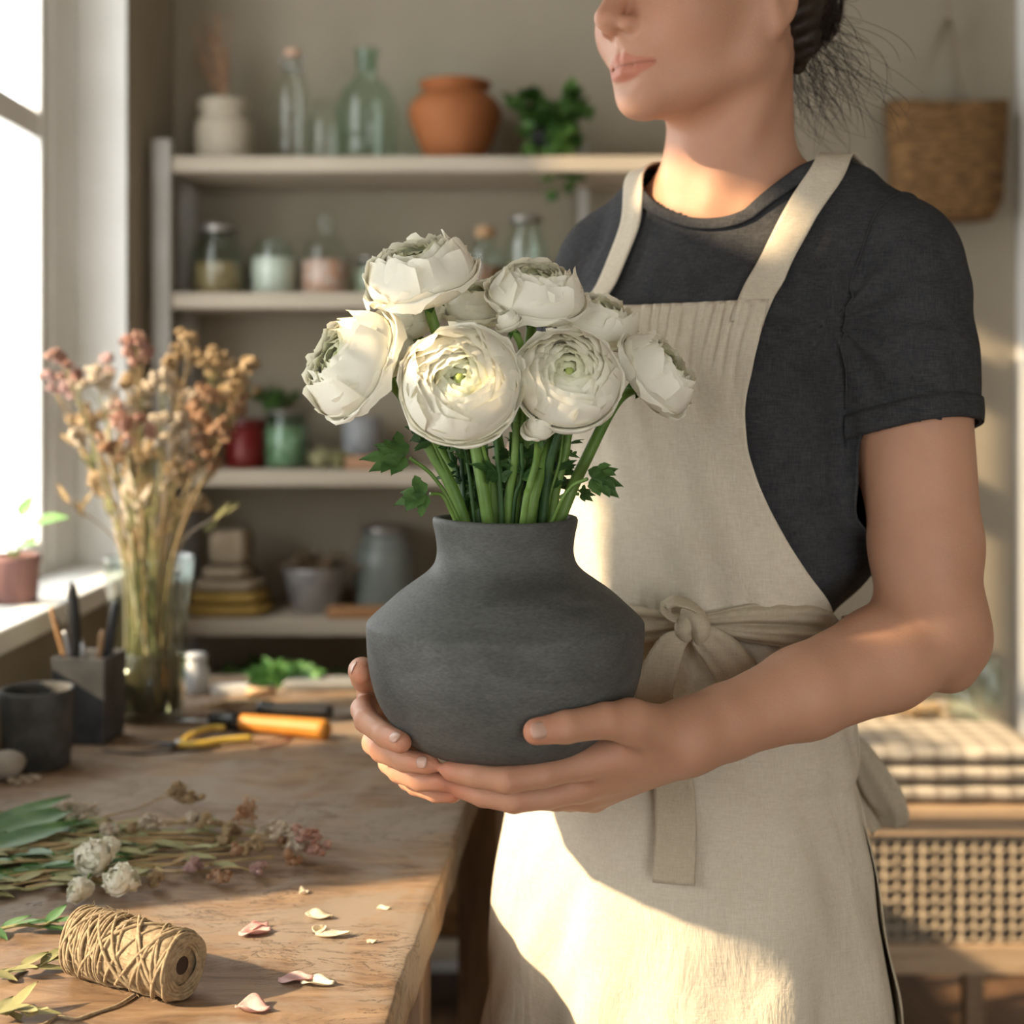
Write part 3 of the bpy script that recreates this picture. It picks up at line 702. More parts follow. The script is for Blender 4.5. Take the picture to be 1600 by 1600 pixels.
# ------------------------------------------------------------------ clothes
def wob(p, seed, sc, n=5):
    """smooth 3-D noise from a few random waves, about -1..1"""
    r = np.random.RandomState(seed); out = 0
    for i in range(n):
        k = r.normal(size=3); k *= sc / np.linalg.norm(k) * r.uniform(.6, 1.5); out = out + np.sin(p @ k + r.uniform(0, 6.28))
    return out / n ** .5 * .8
SHIRT_SEC = [(1.41, .103, .065, -.010), (1.335, .140, .084, -.0065), (1.28, .156, .098, 0), (1.22, .156, .107, 0), (1.13, .148, .110, -.004), (1.06, .153, .113, -.012), (1.02, .142, .103, -.008), (.985, .125, .092, 0), (.93, .136, .100, 0), (.86, .148, .108, 0)]
def shirt_torso():
    pr = [torso(SHIRT_SEC, 1.390, .84, .02), cone(NB + A(0, 0, .007), JL + A(-.014, 0, .010), .0560, .044), cone(NB + A(0, 0, .007), JR + A(.014, 0, .010), .0550, .042)]
    pr += breast(0, (.058, .047, .060), .066)
    return union(pr, [.03, .03, .025, .025])
ST = shirt_torso()
def sleeve(J, E, r0, r1):
    return chain([J, J + (E - J) * .3, J + (E - J) * .62], [r0, (r0 + r1) / 2, r1], .01)
SL, SR = sleeve(JL, EL, .0555, .0535), sleeve(JR, ER, .053, .0515)
uL = (EL - JL) / np.linalg.norm(EL - JL); uR = (ER - JR) / np.linalg.norm(ER - JR)
def shirt_field(p):
    d = ST(p); d = smin(d, SL(p), .022); d = smin(d, SR(p), .022)
    f = wob(p * A(1, 1, .6), 3, 55) * .0022 + wob(p * A(1, 1, .5), 5, 110) * .0010
    low = sstep(p[..., 2], 1.16, 1.03) * .0026 * np.sin(wob(p * A(1, 1, .5), 8, 45) * 3.5 + p[..., 2] * 60)
    # folds that run from the armpit across the chest and down the sleeve
    q = p - (JL + A(-.045, -.02, -.05)); an = np.arctan2(q[..., 2], q @ TL); w = np.exp(-((q * q).sum(-1)) / .10 ** 2) * (1 - np.exp(-((q * q).sum(-1)) / .030 ** 2))
    arm = np.sin(an * 11 + wob(p, 11, 30) * 1.2) * w * .0026
    return d + f + low + arm
NAX = A(.02, .10, 1.0); NAX = (TF * .22 + A(0, 0, 1)); NAX /= np.linalg.norm(NAX)
NC = A(.1995, 1.301, 1.345) + TF * .004 + TL * .012
Nu = TL; Nv = np.cross(NAX, Nu); Nv /= np.linalg.norm(Nv)   # roughly +-forward
if Nv @ TF < 0: Nv = -Nv
NRa, NRb = .0910, .0720
def neck_cut(p):           # negative inside the neck opening
    q = p - NC; u = q @ Nu; v = q @ Nv; h = q @ NAX
    return np.maximum((np.sqrt((u / NRa) ** 2 + (v / NRb) ** 2) - 1) * NRa, -(h + .10))
HL_ = JL + (EL - JL) * .455; HR_ = JR + (ER - JR) * .46
hn = uL + A(.10, 0, .06); hn /= np.linalg.norm(hn)
def sleeve_cut(p):
    def one(H, n, J, E, w):
        ax_ = np.linalg.norm((p - J) - ((p - J) @ w)[..., None] * w, axis=-1) - .080
        return np.maximum(np.maximum(-((p - H) @ -n), ax_), np.maximum(.010 - ST(p), .02 - ((p - J) @ w)))
    return np.minimum(one(HL_, -hn, JL, EL, uL), one(HR_, -uR, JR, ER, uR))
def cut_field(p): return np.minimum(np.minimum(neck_cut(p), sleeve_cut(p)), p[..., 2] - .93)
V, Q = mesh_field([(shirt_field, .001)], (-.12, .98, .90), (.50, 1.54, 1.44), .0026)
V = laplacian(V, Q, 1, .4)
c = cut_field(V); keep = (c[Q] > 0).any(1); Q = Q[keep]
bad = c < 0; used = np.zeros(len(V), bool); used[Q.ravel()] = True; idx = np.nonzero(bad & used)[0]
for _ in range(10):
    V[idx] -= shirt_field(V[idx])[:, None] * grad(shirt_field, V[idx]) * .7
    V[idx] -= cut_field(V[idx])[:, None] * grad(cut_field, V[idx]) * .9
rm = -np.ones(len(V), int); rm[used] = np.arange(used.sum()); V2 = V[used]; Q2 = rm[Q]
M['tee'] = weave_mat('charcoal_jersey', (.026, .026, .028), (.058, .058, .061), 900, .92, .25, 30)
shirt = np_mesh('t_shirt', V2, Q2, M['tee'], person); solid(shirt, .0022, 1); shirt['label'] = 'charcoal cotton t-shirt with short sleeves'
def ribbon(name, C_, Wd, Nn, mat_, parent, t=.0012, nx=9, curl=0, pleat=0, seed=0, label=None, edge=0):
    """a strip of cloth along centres C_, of widths Wd, facing Nn"""
    C_ = np.asarray(C_, float); T_ = np.gradient(C_, axis=0); T_ /= np.linalg.norm(T_, axis=1, keepdims=True) + 1e-9
    Nn = np.asarray(Nn, float) * np.ones_like(C_); Nn = Nn - T_ * (Nn * T_).sum(1, keepdims=True); Nn /= np.linalg.norm(Nn, axis=1, keepdims=True) + 1e-9
    S_ = np.cross(T_, Nn); Wd = np.asarray(Wd, float) * np.ones(len(C_)); G = []
    r = np.random.RandomState(seed); ph = r.uniform(0, 6.28, 3)
    for j in np.linspace(-1, 1, nx):
        h = -curl * Wd * j * j + pleat * Wd * (np.sin(j * 7 + ph[0] + np.linspace(0, 2.5, len(C_))) + .6 * np.sin(j * 13 + ph[1])) * .5
        if edge: h = h + edge * (1 if abs(j) > .8 else 0)
        G.append(C_ + S_ * (Wd * j * .5)[:, None] + Nn * h[:, None])
    o = MB().grid(np.array(G)).build(name, mat_, parent); solid(o, t, 0)
    if label: o['label'] = label
    return o
# collar band, sleeve hem, armhole seam
def strip_on(field, pts0, width_dirs, off, name, mat_, t=.0015, closed=False, n=5):
    G = []
    for k in np.linspace(0, 1, n):
        q = project(field, pts0 + width_dirs * k, off + .0008 * math.sin(math.pi * k)); G.append(q)
    o = MB().grid(np.array(G), closed=closed).build(name, mat_, person); solid(o, t, 0); return o
th = np.linspace(0, 2 * math.pi, 97)[:-1]
rim0 = NC + np.cos(th)[:, None] * Nu * NRa + np.sin(th)[:, None] * Nv * NRb
for _ in range(10):      # slide along the neck axis onto the shirt, then stay on the rim
    rim0 = rim0 - shirt_field(rim0)[:, None] * grad(shirt_field, rim0); q = rim0 - NC; u = q @ Nu; v = q @ Nv; s_ = np.sqrt((u / NRa) ** 2 + (v / NRb) ** 2)
    rim0 = rim0 - (u * (1 - 1 / s_))[:, None] * Nu - (v * (1 - 1 / s_))[:, None] * Nv
outw = np.cos(th)[:, None] * Nu + np.sin(th)[:, None] * Nv
strip_on(shirt_field, rim0 - outw * .0035, outw * .0190, .0024, 'collar_band', M['tee'], .0034, True, 7)
def path_on(field, pts, off, n):
    return project(field, spline(pts, n), off)
seam = path_on(shirt_field, [P(1425, 322, 1.22), P(1372, 352, 1.19), P(1340, 410, 1.17), P(1322, 500, 1.16), P(1317, 580, 1.16), P(1322, 640, 1.17)], .0006, 50)
MB().tube(seam, .0011, 6).build('armhole_seam', M['tee'], person)
a1 = np.cross(uL, A(0, 1, 0)); a1 /= np.linalg.norm(a1); a2 = np.cross(uL, a1)
ring = HL_ + .056 * (np.cos(th)[:, None] * a1 + np.sin(th)[:, None] * a2)
for _ in range(8):
    ring = ring - shirt_field(ring)[:, None] * grad(shirt_field, ring) * .8; ring = ring - ((ring - HL_) @ hn)[:, None] * hn
hem = project(shirt_field, ring - uL * .020, .0004); MB().tube(np.vstack([hem, hem[:1]]), .0009, 5, False).build('sleeve_hem_stitching', M['tee'], person)
strip_on(shirt_field, ring - uL * .0195, np.ones_like(ring) * uL * .0195, .0012, 'sleeve_hem', M['tee'], .0018, True, 5)

# apron: a bib and a skirt laid over the shirt
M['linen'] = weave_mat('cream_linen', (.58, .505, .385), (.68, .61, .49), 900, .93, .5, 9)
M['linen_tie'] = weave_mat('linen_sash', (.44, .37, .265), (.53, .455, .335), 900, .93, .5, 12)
def dirs(phi): return TF[:2] * math.cos(phi) + TL[:2] * math.sin(phi)
phis = np.linspace(-math.pi, math.pi, 181); PD = np.stack([dirs(a) for a in phis])
def radial(field, zs, r0=.03, r1=.30):
    zs = np.asarray(zs); c_ = axis_at(zs); lo = np.full((len(zs), len(phis)), r0); hi = np.full_like(lo, r1)
    for _ in range(16):
        mid = (lo + hi) / 2; p = np.empty(mid.shape + (3,)); p[..., :2] = c_[:, None] + PD[None] * mid[..., None]; p[..., 2] = zs[:, None]
        ins = field(p) < 0; lo = np.where(ins, mid, lo); hi = np.where(ins, hi, mid)
    return (lo + hi) / 2
def blur(R, n, ax):
    for _ in range(n): R = (np.roll(R, 1, ax) + R * 2 + np.roll(R, -1, ax)) / 4 if ax == 1 else np.vstack([R[:1], (R[:-2] + 2 * R[1:-1] + R[2:]) / 4, R[-1:]])
    return R
zb = np.linspace(.985, 1.268, 72)
RB = radial(ST, zb); RB = np.maximum(RB, blur(blur(RB, 30, 1), 60, 0)); RB = np.maximum(RB, blur(RB, 60, 0)); RB = blur(RB, 4, 0) + .0105
def surf(R, zs, z, phi):
    r = 0; zi = np.interp(z, zs, np.arange(len(zs))); i0 = np.clip(np.floor(zi).astype(int), 0, len(zs) - 2); t = zi - i0
    pi_ = (np.asarray(phi) + math.pi) / (2 * math.pi) * 180; j0 = np.clip(np.floor(pi_).astype(int), 0, 179); s = pi_ - j0
    r = (R[i0, j0] * (1 - s) + R[i0, j0 + 1] * s) * (1 - t) + (R[i0 + 1, j0] * (1 - s) + R[i0 + 1, j0 + 1] * s) * t
    c_ = axis_at(z); x = c_[..., 0] + r * (TF[0] * np.cos(phi) + TL[0] * np.sin(phi)); y = c_[..., 1] + r * (TF[1] * np.cos(phi) + TL[1] * np.sin(phi))
    return np.stack([x, y, np.asarray(z) * np.ones_like(x)], -1)
edge_px = np.array([(470, 1197), (560, 1177), (640, 1161), (700, 1165), (750, 1180), (800, 1202), (860, 1235), (900, 1260), (945, 1292), (1000, 1300)])
def edge_phi(z):
    a = np.linspace(0, 2.2, 200); p = surf(RB, zb, np.full(200, z), a); px, py = PX(p)
    tgt = np.interp(py, edge_px[:, 0], edge_px[:, 1]); i = np.argmax(px >= tgt) if (px >= tgt).any() else np.argmax(px); return a[i]
zr = np.linspace(.985, 1.262, 70); pe = np.array([edge_phi(z) for z in zr]); 
for _ in range(6): pe = np.concatenate([pe[:1], (pe[:-2] + 2 * pe[1:-1] + pe[2:]) / 4, pe[-1:]])
nu = 110; G = []
for z, e in zip(zr, pe):
    u = np.linspace(-1, 1, nu); ph = u * e; p = surf(RB, zb, np.full(nu, z), ph)
    n_ = np.stack([TF[0]*np.cos(ph)+TL[0]*np.sin(ph), TF[1]*np.cos(ph)+TL[1]*np.sin(ph), 0*ph], -1)
    fold = wob(p * A(1, 1, .35), 21, 60) * .0036 + wob(p * A(1, 1, .4), 22, 170) * .0016
    top = sstep(z, 1.15, 1.26) * np.sin(u * 46 + np.sin(u * 9) * 2 + wob(p, 77, 30)) * .0018
    low = sstep(z, 1.04, .99) * np.sin(u * 38 + np.sin(u * 7 + 1) * 2) * .0022
    hemk = (.0012 if z > 1.245 else 0) + np.where(np.abs(u) > .965, .0010, 0)
    G.append(p + n_ * (fold + top + low + hemk)[:, None])
bib = MB().grid(np.array(G)).build('apron_bib', M['linen'], person); solid(bib, .0014, 0); bib['label'] = 'cream linen apron bib'
# skirt
KS = spline([(.50, .198, .160, 0), (.62, .185, .149, 0), (.75, .172, .140, 0), (.82, .160, .131, 0), (.885, .142, .117, 0), (.94, .131, .106, 0), (.99, .125, .095, 0), (1.0, .124, .094, 0)], 60)
UB = union([ST, torso(BODY_SEC, 1.375, .62)], .005)
zk = np.linspace(.50, 1.0, 60); RK = radial(UB, np.maximum(zk, .64)); RK = blur(np.maximum(RK, blur(RK, 30, 1)), 3, 0) + .0075
def skirt_pts(z, ph, off=0, seed=31, fa=1.0):
    a = np.interp(z, KS[:, 0], KS[:, 1]) + off; b = np.interp(z, KS[:, 0], KS[:, 2]) + off; r = 1 / np.sqrt((np.sin(ph) / a) ** 2 + (np.cos(ph) / b) ** 2)
    phw = (np.asarray(ph) + math.pi) % (2 * math.pi) - math.pi; sf = surf(RK, zk, np.full(np.shape(ph), z), phw); c0 = axis_at(z); r = np.maximum(r, np.hypot(sf[..., 0] - c0[0], sf[..., 1] - c0[1]) + off)
    dn = sstep(z, .97, .60)
    fold = fa * (dn * .0065 * (np.sin(ph * 7 + 1.2) * .6 + np.sin(ph * 11.3 + .4 + 1.5 * dn) * .5 + np.sin(ph * 4.1)) + sstep(z, .93, .985) * .0022 * np.sin(ph * 44 + np.sin(ph * 9) * 2))
    c_ = axis_at(z); p = np.stack([c_[0] + r * 0 + (r + fold) * (TF[0]*np.cos(ph)+TL[0]*np.sin(ph)), c_[1] + (r + fold) * (TF[1]*np.cos(ph)+TL[1]*np.sin(ph)), z + 0 * ph], -1)
    w = wob(p * A(1, 1, .7), seed, 48) * .0036 + wob(p * A(1, 1, .9), seed + 1, 130) * .0018
    n_ = np.stack([TF[0]*np.cos(ph)+TL[0]*np.sin(ph), TF[1]*np.cos(ph)+TL[1]*np.sin(ph), 0*ph], -1)
    return p + n_ * w[:, None] * fa
zs = np.linspace(.50, .992, 110)
G = [skirt_pts(z, np.linspace(math.radians(-165), math.radians(113 - 3 * (z - .5)), 260)) for z in zs]
sk = MB().grid(np.array(G)).build('apron_skirt', M['linen'], person); solid(sk, .0014, 0); sk['label'] = 'cream linen apron skirt'
G = [skirt_pts(z, np.linspace(math.radians(104), math.radians(205), 90), -.004 + .012 * sstep(z, .9, .55), 41) for z in np.linspace(.50, .975, 100)]
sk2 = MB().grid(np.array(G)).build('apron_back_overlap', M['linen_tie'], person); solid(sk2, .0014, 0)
ph_e = np.full(90, math.radians(112.5)); e = np.array([skirt_pts(z, np.array([math.radians(111 - 3 * (z - .5))]), .0012)[0] for z in np.linspace(.50, .975, 90)])
MB().tube(e, .0012, 5).build('skirt_edge_stitching', M['linen'], person)
# straps over the shoulders
def strap(name, pts, wd, lab):
    C_ = project(shirt_field, spline(pts, 60), .0060, 8)
    for _ in range(3): C_ = np.vstack([C_[:1], (C_[:-2] + 2 * C_[1:-1] + C_[2:]) / 4, C_[-1:]])
    Nn = grad(ST, C_); T_ = np.gradient(C_, axis=0); T_ /= np.linalg.norm(T_, axis=1, keepdims=True); S_ = np.cross(T_, Nn); S_ /= np.linalg.norm(S_, axis=1, keepdims=True)
    G = [project(shirt_field, C_ + S_ * (wd * j * .5), .0058 + .0006 * (abs(j) > .75), 5) for j in np.linspace(-1, 1, 9)]
    o = MB().grid(np.array(G)).build(name, M['linen'], person); solid(o, .0016, 1); o['label'] = lab
strap('apron_strap', [P(1166, 500, 1.15), P(1174, 476, 1.155), P(1204, 420, 1.17), P(1243, 352, 1.19), P(1285, 295, 1.22), P(1318, 262, 1.26), P(1352, 262, 1.31) , A(.30, 1.38, 1.36), A(.29, 1.40, 1.28)], .0275, 'cream linen strap over the near shoulder')
strap('apron_strap', [P(902, 480, 1.25), P(912, 452, 1.26), P(943, 395, 1.27), P(978, 332, 1.28), P(1008, 286, 1.31), P(1032, 262, 1.36), A(.17, 1.40, 1.36), A(.20, 1.42, 1.28)], .0260, 'cream linen strap over the far shoulder')
# sash: the waist ties gathered around to a knot in front
def skirt_at(px_t, py_t, off):
    a = np.linspace(-.9, 2.1, 300); z = .99
    for _ in range(8):
        p = skirt_pts(np.float64(z), a, off, fa=.3) if z > .9 else skirt_pts(np.float64(z), a) + np.stack([TF[0] * np.cos(a) + TL[0] * np.sin(a), TF[1] * np.cos(a) + TL[1] * np.sin(a), 0 * a], -1) * off; px, py = PX(p); i = np.argmin(np.abs(px - px_t)); z = CZ - (py_t - HOR) * p[i, 1] / F
    return p[i], a[i]
def sash(name, pxs, wds, seed, off=.015):
    C_, N_ = [], []
    for (x, y), w in zip(pxs, wds):
        p, a = skirt_at(x, y, off); C_.append(p); N_.append([*dirs(a), 0])
    C_ = spline(C_, 60); N_ = spline(N_, 60); wd = spline([[w] for w in wds], 60)[:, 0]
    return ribbon(name, C_, wd, N_, M['linen_tie'], person, .0016, 41, .04, .15, seed)
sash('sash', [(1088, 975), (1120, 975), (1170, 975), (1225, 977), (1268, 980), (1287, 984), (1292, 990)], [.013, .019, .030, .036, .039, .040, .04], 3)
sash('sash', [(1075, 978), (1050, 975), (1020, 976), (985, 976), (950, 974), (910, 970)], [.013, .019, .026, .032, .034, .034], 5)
pk, ak = skirt_at(1080, 978, .018); nk = A(*dirs(ak), 0)
def KP(px, py, d=0.0): return P(px, py, pk[1] - d)
kn = MB()
kn.tube(spline([KP(1066, 957, .004), KP(1082, 962, .010), KP(1094, 978, .012), KP(1094, 996, .008), KP(1084, 1004, .003)], 20), [.0045, .0075, .009, .0075, .0045] and list(np.interp(np.linspace(0, 4, 20), range(5), [.0045, .0078, .0092, .0078, .0045])), 12)
kn.tube(spline([KP(1098, 958, .002), KP(1080, 966, .008), KP(1068, 982, .010), KP(1074, 1000, .006)], 20), list(np.interp(np.linspace(0, 3, 20), range(4), [.005, .0075, .0082, .005])), 12)
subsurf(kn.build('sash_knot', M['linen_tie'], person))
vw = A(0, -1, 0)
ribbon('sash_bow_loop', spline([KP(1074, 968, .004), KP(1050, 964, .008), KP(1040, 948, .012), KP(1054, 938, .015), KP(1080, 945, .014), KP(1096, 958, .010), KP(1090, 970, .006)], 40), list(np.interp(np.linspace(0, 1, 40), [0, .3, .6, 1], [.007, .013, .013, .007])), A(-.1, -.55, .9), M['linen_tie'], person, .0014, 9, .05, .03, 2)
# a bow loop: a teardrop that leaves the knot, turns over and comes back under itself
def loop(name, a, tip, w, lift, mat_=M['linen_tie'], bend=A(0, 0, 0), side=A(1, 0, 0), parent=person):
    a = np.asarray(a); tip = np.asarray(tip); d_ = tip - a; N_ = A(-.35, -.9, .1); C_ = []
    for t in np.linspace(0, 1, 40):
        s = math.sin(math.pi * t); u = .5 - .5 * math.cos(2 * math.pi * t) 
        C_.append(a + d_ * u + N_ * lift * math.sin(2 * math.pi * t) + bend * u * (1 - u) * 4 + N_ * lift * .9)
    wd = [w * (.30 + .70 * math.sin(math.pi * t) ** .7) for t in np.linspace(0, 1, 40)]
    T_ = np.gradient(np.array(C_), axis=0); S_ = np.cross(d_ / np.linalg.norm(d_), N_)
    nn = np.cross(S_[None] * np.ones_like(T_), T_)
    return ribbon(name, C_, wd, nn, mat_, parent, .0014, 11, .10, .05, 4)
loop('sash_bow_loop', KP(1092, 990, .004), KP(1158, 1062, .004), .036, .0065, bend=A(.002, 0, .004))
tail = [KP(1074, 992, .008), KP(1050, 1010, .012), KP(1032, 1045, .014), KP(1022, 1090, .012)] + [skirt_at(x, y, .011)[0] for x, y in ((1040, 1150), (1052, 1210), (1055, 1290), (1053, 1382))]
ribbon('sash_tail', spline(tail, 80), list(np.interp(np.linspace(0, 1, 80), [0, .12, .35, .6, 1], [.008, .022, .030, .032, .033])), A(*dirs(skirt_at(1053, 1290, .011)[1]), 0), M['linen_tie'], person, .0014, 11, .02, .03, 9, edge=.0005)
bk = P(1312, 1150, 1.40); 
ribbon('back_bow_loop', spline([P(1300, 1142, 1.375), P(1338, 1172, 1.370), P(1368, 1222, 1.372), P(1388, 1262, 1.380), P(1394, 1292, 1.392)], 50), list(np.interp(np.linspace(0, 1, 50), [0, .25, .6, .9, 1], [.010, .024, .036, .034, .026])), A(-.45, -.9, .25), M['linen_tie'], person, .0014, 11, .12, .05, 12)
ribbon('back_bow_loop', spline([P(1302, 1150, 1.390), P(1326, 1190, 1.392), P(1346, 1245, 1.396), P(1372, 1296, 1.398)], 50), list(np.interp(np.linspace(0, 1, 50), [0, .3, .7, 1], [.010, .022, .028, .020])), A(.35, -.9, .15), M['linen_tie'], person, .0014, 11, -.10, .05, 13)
# dark trousers under the apron
tp = [(torso([(.99, .116, .084, 0), (.93, .126, .090, 0), (.85, .139, .099, -.007), (.78, .141, .100, -.01), (.70, .141, .099, -.01)], .965, .72, .01), .01)]
for s in (-1, 1):
    h = A(.152, 1.285, .70) + TL * s * .062; kn_ = A(.16, 1.285, .44) + TL * s * .085; an = A(.16, 1.30, .10) + TL * s * .085
    tp.append((chain([h, kn_, an], [.076, .064, .056], .02), .03))
V, Q = mesh_field(tp, (-.06, 1.06, .02), (.40, 1.50, 1.0), .006)
np_mesh('trousers', V, Q, mat('dark_trousers', (.03, .03, .035), .9), person)

# hair: a shell over the skull, a low bun, and loose strands
M['hair'] = mat('dark_brown_hair', (.016, .009, .006), .5, (.030, .018, .011), 60, stretch=(1, 1, .3), bump=.6, bscale=240, dist=.002)
def hair_field(p):
    q = to_head(p); d = ell((0, -.012, .130), (.0795, .096, .093))(q)
    front = q[..., 1] - (.060 - .55 * np.clip(.165 - q[..., 2], 0, .3) ) ; low = (.075 + .0 * q[..., 2]) - q[..., 2] + np.clip(q[..., 1] + .04, 0, 1) * 0
    low = (.052 + np.clip(q[..., 1] + .055, -.05, .2) * .85) - q[..., 2]
    d = smax(d, front, .006); d = smax(d, low, .010)
    d = smin(d, ell((-.004, -.098, .108), (.038, .033, .037))(q), .012)
    d = smin(d, cone((.0, -.080, .085), (.004, -.064, .052), .024, .010)(q), .012)
    d = smin(d, cone((.062, -.030, .112), (.040, -.064, .066), .020, .012)(q), .012); d = smin(d, cone((.040, -.064, .066), (.030, -.068, .048), .012, .005)(q), .010)
    ang = np.arctan2(q[..., 2] - .108, q[..., 0] + .004) ; rr = np.sqrt((q[..., 2] - .108) ** 2 + (q[..., 0] + .004) ** 2)
    g = np.where(q[..., 1] < -.088, np.sin(ang * 2 + rr * 420), np.sin(q[..., 2] * 500 + q[..., 1] * 260))
    return d + g * .0010
V, Q = mesh_field([(hair_field, .001)], (-.06, 1.10, 1.40), (.42, 1.50, 1.68), .0022)
hair = np_mesh('hair', V, Q, M['hair'], person); hair['label'] = 'dark brown hair in a low bun'
hr = random.Random(4); st = MB()
for i in range(520):
    # strands that follow the bun round, some springing free
    a = hr.uniform(0, 6.28); b = hr.uniform(-1.1, 1.1); L = hr.uniform(.5, 1.6); lift = 1.02 + abs(hr.gauss(0, .05)); pts = []
    for t in np.linspace(0, L, 9):
        aa = a + t; rr = math.cos(b + t * .25) * lift * (1 + .05 * t * (lift - 1) * 20); pts.append(from_head((-.004 + .038 * rr * math.cos(aa), -.098 + .035 * lift * math.sin(b + t * .25), .108 + .037 * rr * math.sin(aa))))
    st.tube(spline(pts, 10), .00022, 3, False)
for i in range(190):     # wisps at the nape that hang behind the neck
    s0 = np.array((hr.uniform(-.02, .050), hr.uniform(-.105, -.060), hr.uniform(.055, .10))); dr = np.array((hr.uniform(-.01, .055), hr.uniform(-.055, .015), -hr.uniform(.03, .085))); cv = np.array((hr.gauss(0, .014), hr.gauss(0, .014), hr.gauss(0, .008)))
    st.tube([from_head(s0 + dr * t + cv * math.sin(t * 3.0) ) for t in np.linspace(0, 1, 10)], [.00024] * 8 + [.00016, .00008], 3, False)
for i in range(60):
    a = hr.uniform(-.9, 1.6); s0 = np.array((-.004 + .038 * math.cos(a), -.098 + hr.uniform(-.02, .02), .108 + .037 * math.sin(a))); dr = np.array((math.cos(a) * hr.uniform(.01, .035), hr.uniform(-.02, .01), math.sin(a) * .02 + hr.uniform(-.02, .02))); cv = np.array((hr.gauss(0, .006), hr.gauss(0, .006), hr.gauss(0, .008)))
    st.tube([from_head(s0 + dr * t + cv * math.sin(t * 3)) for t in np.linspace(0, 1, 8)], .00018, 3, False)
st.build('loose_strands', M['hair'], person)
# ------------------------------------------------------------------ the grey vase and its flowers
def vase_mat():
    m = bpy.data.materials.new('matte_grey_clay'); m.use_nodes = True; nt = m.node_tree; b = nt.nodes['Principled BSDF']; b.inputs['Roughness'].default_value = .62; b.inputs['Specular IOR Level'].default_value = .35
    tc = _n(nt, 'ShaderNodeTexCoord')
    mp = _n(nt, 'ShaderNodeMapping'); mp.inputs['Scale'].default_value = (1, 1, 2.4); nt.links.new(tc.outputs['Object'], mp.inputs[0])
    n = _n(nt, 'ShaderNodeTexNoise', i_Scale=14, i_Detail=8, i_Roughness=.6, i_Distortion=.6); nt.links.new(mp.outputs[0], n.inputs['Vector'])
    cr = _n(nt, 'ShaderNodeValToRGB'); e = cr.color_ramp.elements; e[0].position = .30; e[0].color = (.055, .057, .054, 1); e[1].position = .74; e[1].color = (.118, .121, .113, 1)
    nt.links.new(n.outputs['Fac'], cr.inputs[0])
    mp2 = _n(nt, 'ShaderNodeMapping'); mp2.inputs['Scale'].default_value = (1, 1, 3); mp2.inputs['Rotation'].default_value = (0, .5, 0); nt.links.new(tc.outputs['Object'], mp2.inputs[0])
    n2 = _n(nt, 'ShaderNodeTexNoise', i_Scale=260, i_Detail=4, i_Roughness=.7); nt.links.new(mp2.outputs[0], n2.inputs['Vector'])
    mr = _n(nt, 'ShaderNodeMapRange'); mr.inputs['From Min'].default_value = .35; mr.inputs['From Max'].default_value = .70; mr.inputs['To Min'].default_value = .82; mr.inputs['To Max'].default_value = 1.35; nt.links.new(n2.outputs['Fac'], mr.inputs['Value'])
    mx = _n(nt, 'ShaderNodeMix', data_type='RGBA', blend_type='MULTIPLY'); mx.inputs['Factor'].default_value = 1; nt.links.new(cr.outputs[0], mx.inputs['A']); nt.links.new(mr.outputs[0], mx.inputs['B']); nt.links.new(mx.outputs['Result'], b.inputs['Base Color'])
    b1 = _n(nt, 'ShaderNodeBump', i_Strength=.35, i_Distance=.003); nt.links.new(n.outputs['Fac'], b1.inputs['Height'])
    bp = _n(nt, 'ShaderNodeBump', i_Strength=.5, i_Distance=.0005); nt.links.new(n2.outputs['Fac'], bp.inputs['Height']); nt.links.new(b1.outputs[0], bp.inputs['Normal']); nt.links.new(bp.outputs[0], b.inputs['Normal']); return m
M['clay'] = vase_mat()
VP = [(.0005, .0), (.044, .0), (.054, .0008), (.063, .0035), (.073, .0085), (.0815, .0165), (.0890, .0270), (.0955, .0380), (.1000, .0500), (.1030, .0630), (.1045, .0760), (.1052, .0870), (.1054, .0950), (.1046, .0985), (.1005, .1030), (.093, .1098), (.081, .1205), (.069, .1290), (.0600, .1355), (.0545, .1415), (.0522, .1480), (.0518, .1550), (.0530, .1640), (.0545, .1710), (.0548, .1745), (.0540, .1765)]
prof = [tuple(v) for v in spline(VP, 110)]
prof = [(max(r, .0005), z) for r, z in prof] + [(.0520, .1772), (.0495, .1768), (.0482, .1750), (.0470, .165), (.046, .150), (.052, .138), (.075, .115), (.096, .095), (.098, .07), (.085, .03), (.04, .010), (.0005, .010)]
vase = MB().lathe(prof, VC, 128).build('vase', M['clay'])
for v in vase.data.vertices:      # slightly uneven, hand-thrown
    c_ = v.co - Vector(VC); n_ = mnoise.noise(c_ * 14) * .0009; a = math.atan2(c_.y, c_.x)
    v.co += Vector((math.cos(a), math.sin(a), 0)) * n_ + Vector((0, 0, 1)) * (.0007 * math.sin(a * 2 + 1) if c_.z > .16 else 0)
tag(vase, 'wide matte charcoal-grey clay vase held in both hands, full of white flowers', 'vase')

